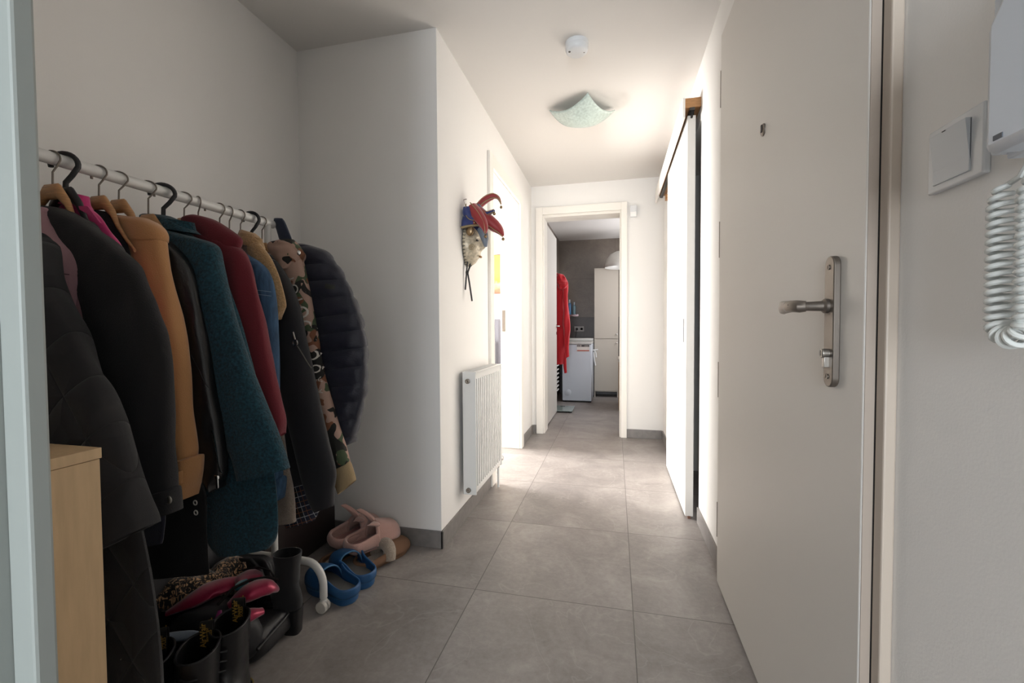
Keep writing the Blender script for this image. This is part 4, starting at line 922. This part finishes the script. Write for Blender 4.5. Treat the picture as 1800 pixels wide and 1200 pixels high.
def bunny(loc, rz, label, rx=0, ry=0, ears=True):
    t = slipper('bunny_slipper', loc, rz, label, Mpk, Mpi, Mpk, 'pink plush slippers', H=.086, L=.235, wd=.055, rx=rx, ry=ry, bunny=True)
    if ears:
        for s_ in (-1, 1):
            R = []
            for i in range(9):
                u = i/8; wv = .024*math.sin(PI*(.12+.88*u)**.8)+.003
                c = Vector((s_*(.014+.026*u), .128-.020*u, .092+.070*u*(1 if s_ < 0 else .45)))+Vector((s_*.012*u*u, -.035*u*u, 0))
                R.append([c+Vector((wv*math.cos(a), .012*math.sin(a), wv*.2*math.sin(a))) for a in [2*PI*k/12 for k in range(12)]])
            e = obj('ear', G().rings(R), Mpk, t)
        for s_ in (-1, 1):
            obj('eye', G().tube([(s_*.016-.006, .186, .0715), (s_*.016, .189, .0745), (s_*.016+.006, .186, .0715)], .0017, 6), mat('brown_thread', '5b4636', .8), t)
        obj('nose', G().blob((0, .203, .066), (.005, .004, .004), amp=0, nu=12, nv=8), Mpi, t)
    return t
bunny((-1.128, 1.665, .046), -.55, 'pink bunny slipper with upright ears, on top nearest the hall', rx=.02)
bunny((-1.232, 1.700, .044), -.42, 'pink bunny slipper tucked beside its twin, nearest the brown chest', ry=.10)
Mbg = mat('cream_fleece_lining', 'a8998a', .95, sheen=.4, bump=1, scale=220, var=.15, vscale=150); Mbs = mat('brown_suede', '7b5b45', .9, bump=.2, scale=300)
slipper('fleece_slipper', (-1.052, 1.622, 0), -.36, 'brown suede slipper with cream fleece, lying under the pink pair, nearest the hall', Mbs, Mbg, Mbs, 'brown fleece slippers', H=.052, L=.262, wd=.05, fluff=.019)
slipper('fleece_slipper', (-1.20, 1.595, 0), -.36, 'brown suede slipper with cream fleece, under the pink pair, nearest the chest', Mbs, Mbg, Mbs, 'brown fleece slippers', H=.03, L=.262, wd=.048, fluff=.004)

# black ankle boots with yellow lettered pull tabs
Mbl = mat('black_boot_leather', '0c0b0d', .4, bump=.25, scale=60, coat=.15); Mrub = mat('black_rubber', '121113', .5); Mwelt = mat('yellow_welt_stitch', '8f7a4a', .6)
Mtab = mat('black_webbing', '14110d', .8)
Myel = mat('golden_thread', 'b08a3a', .6)
def boot(loc, rz, label, H=.235, tilt=0, tabrot=0):
    t = local('ankle_boot', label, 'boot', loc, rz, 'black lace-up ankle boots with yellow lettered tabs', rx=tilt)
    L = .28; wd = .050
    obj('sole', sole_g(L, wd, 0, .030, grow=1.08), Mrub, t)
    obj('welt', G().tube([(foot_w(s, L, wd)*1.10+.0005, s*L, .030) for s in [.004+.99*i/30 for i in range(31)]]+[(-foot_w(s, L, wd)*1.10-.0005, s*L, .030) for s in [.994-.99*i/30 for i in range(31)]], .0022, 6), Mwelt, t)
    R = []
    for (s, zc) in ((0, 0),):
        pass
    # one skin: foot rising into the shaft
    def ring(z, y0, y1, wx, n=28):
        c = (y0+y1)/2; h = (y1-y0)/2
        return [Vector((wx*spow(math.cos(a), .9), c+h*spow(math.sin(a), .9), z)) for a in [2*PI*k/n for k in range(n)]]
    prof = [(.030, .0, .272, .050), (.045, -.002, .272, .051), (.060, -.002, .262, .049), (.075, .0, .235, .046), (.090, .003, .185, .043), (.105, .006, .150, .041), (.125, .007, .132, .040), (.15, .006, .126, .040), (.18, .002, .126, .042), (H-.01, -.002, .128, .044), (H, -.002, .128, .044)]
    rr = crom([list(p) for p in prof], 3); R = []
    for i, p in enumerate(rr):
        rg = ring(*p)
        for k, v in enumerate(rg):
            f = 1+.035*noise.noise(Vector((v.x*25, v.y*25, v.z*40+loc[0]*50)))
            v.x *= f
        R.append(rg)
    R.append([Vector((v.x*.90, (v.y-.063)*.92+.063, H)) for v in R[-1]])
    R.append([Vector((v.x, v.y, H-.09)) for v in R[-1]])
    R.append([Vector((v.x*.8, (v.y-.063)*.8+.063, .06)) for v in R[-1]])
    ub = obj('leather_upper', G().rings(R, cap0=True, cap1=True), Mbl, t)
    obj('top_binding', G().tube([v+Vector((0, 0, .001)) for v in ring(H, 0, .126, .043, 28)]+[ring(H, 0, .126, .043, 28)[0]], .0028, 8), Mrub, t)
    # laces
    lc = G()
    for i in range(6):
        z = .085+.022*i; y = .20-.055*min(1, i/2.5)-.012*max(0, i-2.5)*.4
        lc.tube([(-.018, y-.004, z+.004), (0, y+.004, z+.008), (.018, y-.004, z+.012)], .0024, 6)
    obj('laces', lc, Mrub, t)
    # pull tab: a loop of black webbing above the heel with yellow lettering
    w2 = .0150; P = [(0, -.004, H-.045), (0, -.006, H-.01), (0, -.004, H+.022), (0, .004, H+.029), (0, .011, H+.022), (0, .010, H-.005), (0, .010, H-.03)]
    PP = crom([list(p) for p in P], 5)
    tb = G().rings([[Vector((-w2, y-.0009, z)), Vector((w2, y-.0009, z)), Vector((w2, y+.0009, z)), Vector((-w2, y+.0009, z))] for _, y, z in PP])
    tb_ = obj('pull_tab', tb, Mtab, t)
    for side, yy, flip in ((1, -.0075, 1), (-1, .0125, -1)):
        g = G()
        a = text_g("AirWair", .0190, .0003, ((0, 0, 1), (-flip, 0, 0)), (-.0060*flip, yy, H-.003)); g.add(a.v, a.f)
        a = text_g("SOLES", .0110, .0002, ((0, 0, 1), (-flip, 0, 0)), (.0095*flip, yy, H-.006)); g.add(a.v, a.f)
        a = text_g("Bouncing", .0100, .0002, ((0, 0, 1), (-flip, 0, 0)), (.0030*flip, yy, H-.003)); g.add(a.v, a.f)
        obj('tab_lettering', g, Myel, tb_, smooth=False)
    return t
boot((-1.135, .865, 0), -2.55, 'black ankle boot with a yellow lettered tab, half behind the quilted coat')
boot((-1.045, .915, 0), -2.60, 'black ankle boot with a yellow lettered tab, the middle one of three')
boot((-1.045, 1.015, 0), -2.70, 'black ankle boot with a yellow lettered tab, nearest the hall floor')

# magenta satin bag on top of the pile
Mmag = mat('magenta_satin', '9c1440', .24, .3, sheen=.4, bump=.25, scale=22, stretch=(1, 2.5, 1)); Mbn = mat('black_nylon', '131317', .6, bump=.4, scale=35)
def lump(pts, rad, flat=.5, n=16, seed=0, amp=.12):
    P = crom([list(p)+[r] for p, r in zip(pts, rad)], 6); C = [Vector(p[:3]) for p in P]; R = []
    for i, c in enumerate(C):
        tg = (C[min(i+1, len(C)-1)]-C[max(0, i-1)]).normalized(); u = tg.cross(Vector((0, 0, 1))).normalized(); v = u.cross(tg)
        rr = max(.002, P[i][3]); R.append([c+(u*math.cos(a)*rr+v*math.sin(a)*rr*flat)*(1+amp*noise.noise(Vector((i*.35, math.cos(a)*1.5, math.sin(a)*1.5+seed)))) for a in [2*PI*k/n for k in range(n)]])
    return G().rings(R)
t = thing('satin_bag', 'magenta satin and black nylon bag on top of the shoe pile', 'bag', (-1.20, 1.09, .0))
obj('body', G().blob((-1.20, 1.065, .095), (.135, .085, .092), seed=3, amp=.25, nu=40, nv=26, p=.85), Mbn, t)
obj('satin_panel', lump([(-1.33, 1.03, .165), (-1.285, 1.07, .185), (-1.25, 1.12, .198), (-1.20, 1.165, .20)], [.012, .034, .042, .030], .5, seed=1), Mmag, t)
obj('satin_panel', lump([(-1.25, 1.195, .185), (-1.19, 1.19, .205), (-1.145, 1.155, .205), (-1.10, 1.145, .185)], [.015, .038, .040, .014], .55, seed=2), Mmag, t)
obj('satin_pocket', lump([(-1.135, 1.065, .195), (-1.105, 1.10, .215), (-1.075, 1.145, .215), (-1.065, 1.175, .19)], [.014, .036, .036, .016], .6, seed=5), Mmag, t)
obj('satin_pocket', lump([(-1.10, 1.03, .165), (-1.07, 1.06, .175), (-1.045, 1.10, .17)], [.008, .028, .014], .6, seed=6), Mmag, t)
obj('zip', G().tube([(-1.165, 1.055, .20), (-1.155, 1.10, .225), (-1.13, 1.14, .232), (-1.09, 1.17, .23), (-1.065, 1.185, .215)], .0045, 8), M_dark, t)
obj('teal_lining', G().blob((-1.155, 1.145, .215), (.022, .034, .012), amp=.1), mat('teal_satin', '3f7c88', .3, sheen=.3), t)
obj('piping', G().tube([(-1.24, 1.20, .215), (-1.18, 1.225, .222), (-1.12, 1.215, .222), (-1.06, 1.18, .20)], .003, 8), Mrub, t)
obj('zip_pull', lump([(-1.135, 1.035, .20), (-1.125, 1.02, .185), (-1.115, 1.0, .165)], [.005, .009, .007], .5), mat('purple_ribbon', '8a2c6a', .35), t)

# leopard plush
Mleo = mat('leopard_plush', '1a1512', .95, sheen=.4, bump=1, scale=180); nt = Mleo.node_tree; b = nt.nodes['Principled BSDF']
tc = nt.nodes.new('ShaderNodeTexCoord'); mp = nt.nodes.new('ShaderNodeMapping'); mp.inputs['Scale'].default_value = (1.0, 1.0, .55); nt.links.new(tc.outputs['Object'], mp.inputs[0])
n = nt.nodes.new('ShaderNodeTexNoise'); n.inputs['Scale'].default_value = 75; n.inputs['Detail'].default_value = 1; n.inputs['Distortion'].default_value = 2.2; nt.links.new(mp.outputs[0], n.inputs['Vector'])
nt.links.new(ramp(nt, n.outputs['Fac'], [(.50, '14100e'), (.56, '8a6a4c'), (.66, 'c39c74')]), b.inputs['Base Color'])
g = lump([(-1.44, 1.03, .18), (-1.40, 1.06, .19), (-1.35, 1.11, .185), (-1.31, 1.17, .17), (-1.305, 1.24, .175), (-1.31, 1.30, .17)], [.03, .05, .05, .055, .062, .045], .95, n=24, amp=.35)
o = obj('leopard_scarf', g, Mleo, sub=1); tag(o, 'leopard print plush scarf lying behind the magenta bag', 'scarf')
t = thing('dark_filler_bag', 'added black filler bag standing in for the shade behind the shoes', 'bag', (-1.45, 1.0, 0))  # invented dark shape, in place of deep shade and black items along the wall
obj('body', G().blob((-1.435, .98, .17), (.075, .36, .17), seed=21, amp=.12, nu=40, nv=26, p=.7), Mbn, t)
obj('handle', G().tube([(-1.42, .85, .33), (-1.40, .88, .37), (-1.40, 1.0, .38), (-1.42, 1.05, .33)], .008, 10), Mbn, t)
# blocky heeled boot
t = local('heeled_boot', 'black block-heeled ankle boot standing beside the rack castor', 'boot', (-1.035, 1.255, 0), 1.75)
L = .24
Msu = mat('black_suede', '121114', .85, sheen=.2)
obj('heel', G().rings([[Vector((.026*spow(math.cos(a), .6)*f, .032+.030*spow(math.sin(a), .6)*f, z)) for a in [2*PI*k/24 for k in range(24)]] for z, f in ((0, .86), (.003, .88), (.04, .93), (.085, 1.05))]), Mrub, t)
R = []
def rg(z, y0, y1, wx, n=28, tz=0):
    c = (y0+y1)/2; h = (y1-y0)/2
    return [Vector((wx*spow(math.cos(a), .9), c+h*spow(math.sin(a), .9), z+tz*(math.sin(a)*.5+.5))) for a in [2*PI*k/n for k in range(n)]]
for p in crom([[.082, .002, .08, .028, -.05], [.095, .0, .20, .036, -.085], [.115, .0, .20, .036, -.08], [.135, .004, .13, .032, -.03], [.16, .012, .085, .027, 0], [.19, .012, .082, .028, 0], [.24, .004, .088, .034, 0], [.272, .0, .092, .037, 0]], 4):
    R.append(rg(p[0], p[1], p[2], p[3], tz=p[4]))
R.append([Vector((v.x*.93, (v.y-.05)*.93+.05, v.z)) for v in R[-1]]); R.append([Vector((v.x*.8, (v.y-.05)*.8+.05, v.z-.10)) for v in R[-2]])
obj('shaft', G().rings(R), Msu, t)
obj('zip', G().tube([(.030, .03, .11), (.031, .035, .16), (.042, .03, .24), (.046, .03, .268)], .0016, 6), M_dark, t)
# patent shoe
t = local('patent_shoe', 'black patent shoe with a metal toe cap, lying under the teal coat', 'shoe', (-1.29, 1.205, .105), -1.30, rx=-.12)
obj('sole', sole_g(.225, .040, 0, .010), Mrub, t)
Mpat = mat('black_patent', '141315', .08, coat=1)
obj('upper', upper_g(.225, .042, .52, .008, .045, pw=.7, open_dip=-.01), Mpat, t, solid=.004)
obj('heel_wall', heel_g(.225, .042, .55, .008, lambda q: .05-.018*math.sin(PI*q*.5)), Mpat, t, solid=.004)
obj('buckle', G().tube([(.013*math.cos(a), .128, .058+.010*math.sin(a)) for a in [2*PI*k/18 for k in range(19)]], .0022, 8, caps=False), mat('antique_brass', '7c6647', .3, .9), t)
obj('toe_cap', G().lathe([(0, .008), (.012, .0), (.016, -.012), (.0165, -.02)], (0, .222, .022), 'Y', 18), M_chrome, t)
# black pouch and tote
t = thing('clutch_bag', 'soft black clutch bag between the boots and the heeled boot', 'bag', (-1.12, 1.15, 0))
obj('body', G().blob((-1.115, 1.165, .052), (.062, .105, .052), seed=8, amp=.18, nu=40, nv=24, p=.65), mat('soft_black_leather', '151416', .5, bump=.3, scale=50), t)
obj('flap_edge', G().tube([(-1.05, 1.08, .062), (-1.052, 1.14, .072), (-1.056, 1.20, .078), (-1.07, 1.25, .082), (-1.09, 1.262, .085)], .0055, 10), mat('soft_black_leather', '151416'), t)
t = thing('tote_bag', 'black fabric bag slumped behind the shoes under the teal coat', 'bag', (-1.25, 1.275, 0))
o_ = obj('body', G().blob((-1.245, 1.275, .115), (.095, .036, .115), seed=11, amp=.25, nu=36, nv=22, p=.8), Mbn, t)
obj('handle', G().tube([(-1.30, 1.25, .19), (-1.28, 1.245, .225), (-1.23, 1.245, .23), (-1.19, 1.245, .20), (-1.17, 1.245, .15)], .007, 10), Mbn, t)
t = thing('grey_sock', 'pale grey sock behind the nearest boot', 'sock', (-1.16, .93, 0))
obj('foot', lump([(-1.25, .86, .17), (-1.19, .90, .195), (-1.12, .93, .2), (-1.09, .93, .19)], [.010, .018, .016, .008], .6, seed=4), mat('pale_grey_knit', '77808c', .9, bump=.4, scale=200), t)

# ------------------------------------------------------------------ bathroom
# washing machine, 40 cm top loader
t = thing('washing_machine', 'narrow white top-loading washing machine in the bathroom', 'washing machine', (-.513, 6.35, 0))
Mwm = mat('cool_white_enamel', 'b9bec6', .35)
obj('cabinet', B(-.714, -.312, 6.06, 6.66, .02, .80), Mwm, t, bev=.008)
obj('lid', B(-.716, -.310, 6.055, 6.665, .802, .835), mat('grey_white_lid', 'b3b1ac', .3), t, bev=.006)
obj('control_panel', B(-.714, -.312, 6.50, 6.66, .836, .875), mat('grey_white_lid', 'b3b1ac'), t, bev=.006)
lb = obj('energy_sticker', B(-.512, -.340, 6.0575, 6.06, .703, .796), mat('sticker_white', 'd5cfc8', .5), t)
obj('sticker_band', B(-.508, -.344, 6.0565, 6.0578, .768, .794), mat('sticker_black', '2a2220', .5), lb)
obj('sticker_band', B(-.508, -.344, 6.0565, 6.0578, .708, .722), mat('sticker_red', 'a8412c', .5), lb)
obj('sticker_mark', B(-.470, -.448, 6.0560, 6.0570, .772, .790).box(-.50, -.478, 6.056, 6.057, .774, .786).box(-.41, -.355, 6.056, 6.057, .777, .783), mat('sticker_grey', 'a89f98', .5), lb)
obj('filter_cover', G().lathe([(.045, 0), (.045, -.003), (.041, -.005), (0, -.005)], (-.635, 6.06, .135), 'Y', 32), mat('cool_white_enamel', 'b9bec6'), t)
for x in (-.69, -.336): obj('foot', G().lathe([(.018, 0), (.018, .02)], (x, 6.10, 0), 'Z', 14), Mrub, t)
# tall cabinet
t = thing('tall_cabinet', 'tall narrow white two-door cabinet at the back of the bathroom', 'cabinet', (-.13, 6.72, 0))
Mtc = mat('offwhite_laminate', 'aca397', .45)
obj('carcass', B(-.30, -.284, 6.60, 6.88, 0, 1.905).box(.032, .048, 6.60, 6.88, 0, 1.905).box(-.284, .032, 6.60, 6.88, 1.889, 1.905).box(-.284, .032, 6.60, 6.88, .08, .096).box(-.284, .032, 6.86, 6.88, .08, 1.9), Mtc, t)
dr = obj('door', B(-.298, .046, 6.582, 6.598, .095, .862), Mtc, t, bev=.001); obj('knob', G().lathe([(.008, 0), (.006, -.012), (.010, -.02), (0, -.024)], (.022, 6.582, .80), 'Y', 14), M_chrome, dr)
dr = obj('door', B(-.298, .046, 6.582, 6.598, .868, 1.90), Mtc, t, bev=.001); obj('knob', G().lathe([(.008, 0), (.006, -.012), (.010, -.02), (0, -.024)], (.022, 6.582, .93), 'Y', 14), M_chrome, dr)
# dome lamp
t = thing('dome_lamp', 'white dome lampshade above the tall cabinet, half hidden by the door frame', 'lamp', (.09, 6.35, 1.86))
g = G().lathe([(.225, 0), (.222, .05), (.20, .12), (.15, .18), (.08, .215), (.02, .225), (.018, .25), (.01, .26)], (.085, 6.28, 1.86), 'Z', 40)
g.f = [f for f in g.f if len(f) == 4]; g.m = [0]*len(g.f)
obj('shade', g, mat('white_opal', 'c9c6c0', .35), t, solid=-.004)
obj('cord', G().tube([(.085, 6.28, 2.10), (.085, 6.28, CH)], .004, 8), M_white, t)
# socket
t = thing('wall_socket', 'white double socket on the tiles above the washing machine', 'socket', (-.543, 6.88, .965))
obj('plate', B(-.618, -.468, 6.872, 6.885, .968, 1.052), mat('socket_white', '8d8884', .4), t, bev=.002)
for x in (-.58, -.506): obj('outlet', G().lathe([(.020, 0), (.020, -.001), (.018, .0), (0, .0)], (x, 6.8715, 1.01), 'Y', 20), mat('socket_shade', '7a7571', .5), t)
t = thing('power_cord', 'dark plug and lead from the socket to the washing machine', 'cord', (-.58, 6.86, .9))
obj('plug', G().lathe([(.018, 0), (.016, -.03), (.006, -.04)], (-.58, 6.870, 1.01), 'Y', 16), Mrub, t)
obj('lead', G().tube([(-.58, 6.835, 1.01), (-.585, 6.82, .98), (-.59, 6.82, .92), (-.60, 6.82, .86), (-.61, 6.80, .80)], .005, 8), Mrub, t)
# wall shelf with bottles
o = obj('bathroom_shelf', B(-.80, -.55, 6.80, 6.885, 1.205, 1.215).box(-.80, -.55, 6.80, 6.803, 1.215, 1.235), M_chrome, bev=.001); tag(o, 'slim steel shelf holding the blue bottles in the bathroom', 'shelf')
for i, (x, h, c, lab, r) in enumerate(((-.745, .15, '2f4c70', 'dark blue bottle, left of the three on the bathroom shelf', .020), (-.690, .25, '3d6c98', 'tallest blue bottle, in the middle of the bathroom shelf', .026), (-.618, .21, '6a8791', 'pale blue grey bottle, right of the three on the bathroom shelf', .024))):
    t = thing('shampoo_bottle', lab, 'bottle', (x, 6.845, 1.2155), 'bottles on the bathroom shelf')
    obj('body', G().lathe([(r*.9, 0), (r, .01), (r, h*.68), (r*.85, h*.76), (r*.4, h*.80), (0, h*.80)], (x, 6.845, 1.2155), 'Z', 20), mat('bottle_plastic_%s' % c, c, .3), t)
    obj('cap', G().lathe([(r*.45, h*.80), (r*.45, h), (0, h)], (x, 6.845, 1.2155), 'Z', 16), mat('bottle_cap', 'a8b4c0', .35), t)
# bathrobe
t = thing('bathrobe', 'red bathrobe hanging on the bathroom wall behind the open door', 'bathrobe', (-.72, 5.6, .5))
Mrb = mat('red_terry', 'b30f1c', .9, sheen=.4, bump=.8, scale=220)
obj('body', cloth_g([(-0.761, 1.743, -0.688, 1.733), (-0.849, 1.673, -0.594, 1.665), (-0.864, 1.55, -0.565, 1.542), (-0.865, 1.294, -0.58, 1.289), (-0.866, 1.074, -0.559, 1.086), (-0.867, 0.854, -0.552, 0.927), (-0.867, 0.67, -0.588, 0.709), (-0.868, 0.559, -0.625, 0.563)], 5.60, .065, 51, .03, fs=(14, 4)), Mrb, t)
obj('sleeve', cloth_g([(-0.633, 1.513, -0.569, 1.533), (-0.634, 1.286, -0.556, 1.284), (-0.634, 1.036, -0.535, 1.05), (-0.62, 0.857, -0.549, 0.872), (-0.607, 0.643, -0.542, 0.672)], 5.52, .03, 52, .02, fs=(14, 5)), Mrb, t)
obj('hood', cloth_g([(-0.721, 1.717, -0.614, 1.7), (-0.729, 1.646, -0.571, 1.627), (-0.707, 1.56, -0.564, 1.57), (-0.679, 1.502, -0.593, 1.514)], 5.53, .05, 53, .03, fs=(20, 20)), Mrb, t)
obj('belt', cloth_g([(-0.628, 0.714, -0.592, 0.714), (-0.635, 0.571, -0.592, 0.571), (-0.621, 0.456, -0.585, 0.464)], 5.50, .008, 54, .002), Mrb, t)
obj('coat_hook', G().tube([(-.85, 5.62, 1.76), (-.78, 5.62, 1.76), (-.76, 5.62, 1.79)], .006, 8), M_chrome, t)
# towel radiator
t = thing('towel_radiator', 'white ladder towel radiator on the bathroom wall below the bathrobe', 'radiator', (-.80, 6.2, .3))
g = G()
for y in (5.75, 6.02): g.tube([(-.80, y, .16), (-.80, y, .60)], .015, 12)
obj('upright', g, M_white, t)
for k in range(8): obj('bar', G().tube([(-.80, 5.75, .19+.055*k), (-.755, 5.80, .19+.055*k), (-.755, 5.97, .19+.055*k), (-.80, 6.02, .19+.055*k)], .009, 10), M_white, t)
obj('wall_bracket', B(-.85, -.80, 5.745, 5.755, .2, .22).box(-.85, -.80, 6.015, 6.025, .2, .22), M_white, t)
# bathroom scale
t = thing('bathroom_scale', 'glass bathroom scale on the floor before the washing machine', 'scale', (-.62, 5.45, 0))
obj('glass_plate', B(-.80, -.50, 5.27, 5.62, .018, .026), mat('greenish_glass_plate', '8e9a96', .1), t, bev=.002)
for x, y in ((-.77, 5.30), (-.53, 5.30), (-.77, 5.59), (-.53, 5.59)): obj('foot', G().lathe([(.02, 0), (.02, .018)], (x, y, 0), 'Z', 14), Mrub, t)
obj('display', B(-.68, -.62, 5.55, 5.59, .0262, .0268), M_dark, t)
# hose and toilet edge
o = obj('shower_hose', G().tube([(-.285+.02, 6.45, .60), (-.27, 6.45, .66), (-.285, 6.45, .70), (-.30, 6.45, .66), (-.29, 6.45, .55), (-.275, 6.45, .48)], .009, 8).tube([(-.24, 6.45, .71), (-.32, 6.45, .70)], .010, 8).tube([(-.28, 6.45, .70), (-.28, 6.57, .70)], .006, 8), M_white)
tag(o, 'white hanging hook and strap beside the tall cabinet', 'hook')
t = thing('wash_stand', 'edge of a pale wooden stand just inside the bathroom doorway on the right', 'stand', (.16, 5.8, 0))
obj('top', B(.035, .45, 5.55, 6.1, .60, .64), Mtc, t, bev=.003)
obj('side_panel', B(.045, .063, 5.56, 6.09, 0, .599), mat('oak_side', 'a07f58', .5), t)
obj('side_panel', B(.43, .448, 5.56, 6.09, 0, .599), mat('oak_side', 'a07f58'), t)

# ------------------------------------------------------------------ room seen through the left doorway
t = thing('wall_picture', 'framed yellow city street picture in the bright room at left', 'picture', (-1.8, 6.19, 1.54))
obj('frame', B(-2.10, -1.605, 6.175, 6.198, 1.53, 2.10), mat('dark_frame', '6b4a36', .5), t, bev=.002)
mp_ = mat('street_print', 'e6b422', .6); nt = mp_.node_tree; b = nt.nodes['Principled BSDF']
g_ = nt.nodes.new('ShaderNodeNewGeometry'); s_ = nt.nodes.new('ShaderNodeSeparateXYZ'); nt.links.new(g_.outputs['Position'], s_.inputs[0])
n = nt.nodes.new('ShaderNodeTexNoise'); n.inputs['Scale'].default_value = 24; n.inputs['Detail'].default_value = 4; nt.links.new(g_.outputs['Position'], n.inputs['Vector'])
hh = mth(nt, 'ADD', s_.outputs[2], mth(nt, 'MULTIPLY', n.outputs['Fac'], .10)); hh = mth(nt, 'SUBTRACT', hh, 1.5)
nt.links.new(ramp(nt, hh, [(0, '5b3a2c'), (.14, '8a5a40'), (.22, 'c09070'), (.26, 'd8962a'), (.36, 'e9c23c')]), b.inputs['Base Color'])
obj('print', B(-2.08, -1.62, 6.172, 6.176, 1.545, 2.085), mp_, t)
t = thing('grey_armchair', 'grey upholstered armchair seen through the left doorway', 'armchair', (-2.0, 5.6, 0))
Mgr = mat('grey_upholstery', '55545a', .9, sheen=.2, bump=.4, scale=200); Mgr2 = mat('dark_grey_upholstery', '2f2f36', .9, sheen=.2, bump=.4, scale=200)
obj('backrest', B(-2.45, -1.57, 5.95, 6.12, .42, 1.16), Mgr, t, bev=.03)
obj('seat', B(-2.45, -1.60, 5.30, 5.94, .25, .465), Mgr2, t, bev=.03)
obj('back_cushion', B(-2.30, -1.62, 5.80, 5.94, .475, .86), Mgr2, t, bev=.04)
for x in (-2.40, -1.62):
    for y in (5.36, 6.06): obj('leg', G().lathe([(.014, 0), (.02, .25)], (x, y, 0), 'Z', 12), M_wood, t)
o = obj('pink_cushion', G().blob((-1.80, 5.60, .530), (.22, .17, .055), p=.7, amp=.05), mat('blush_cotton', 'c9968c', .9)); tag(o, 'blush pink cushion lying on the grey armchair seat', 'cushion')
# store room behind the sliding door
t = thing('yellow_bag', 'yellow-green bag on the floor behind the sliding door', 'bag', (.75, 3.0, 0))
obj('body', B(.60, .95, 2.85, 3.25, .0, .36), mat('yellow_green_fabric', '8a9126', .7, bump=.3, scale=60), t, bev=.05)
obj('handle', G().tube([(.70, 2.95, .35), (.70, 2.96, .45), (.70, 3.12, .45), (.70, 3.13, .35)], .01, 8), Mrub, t)
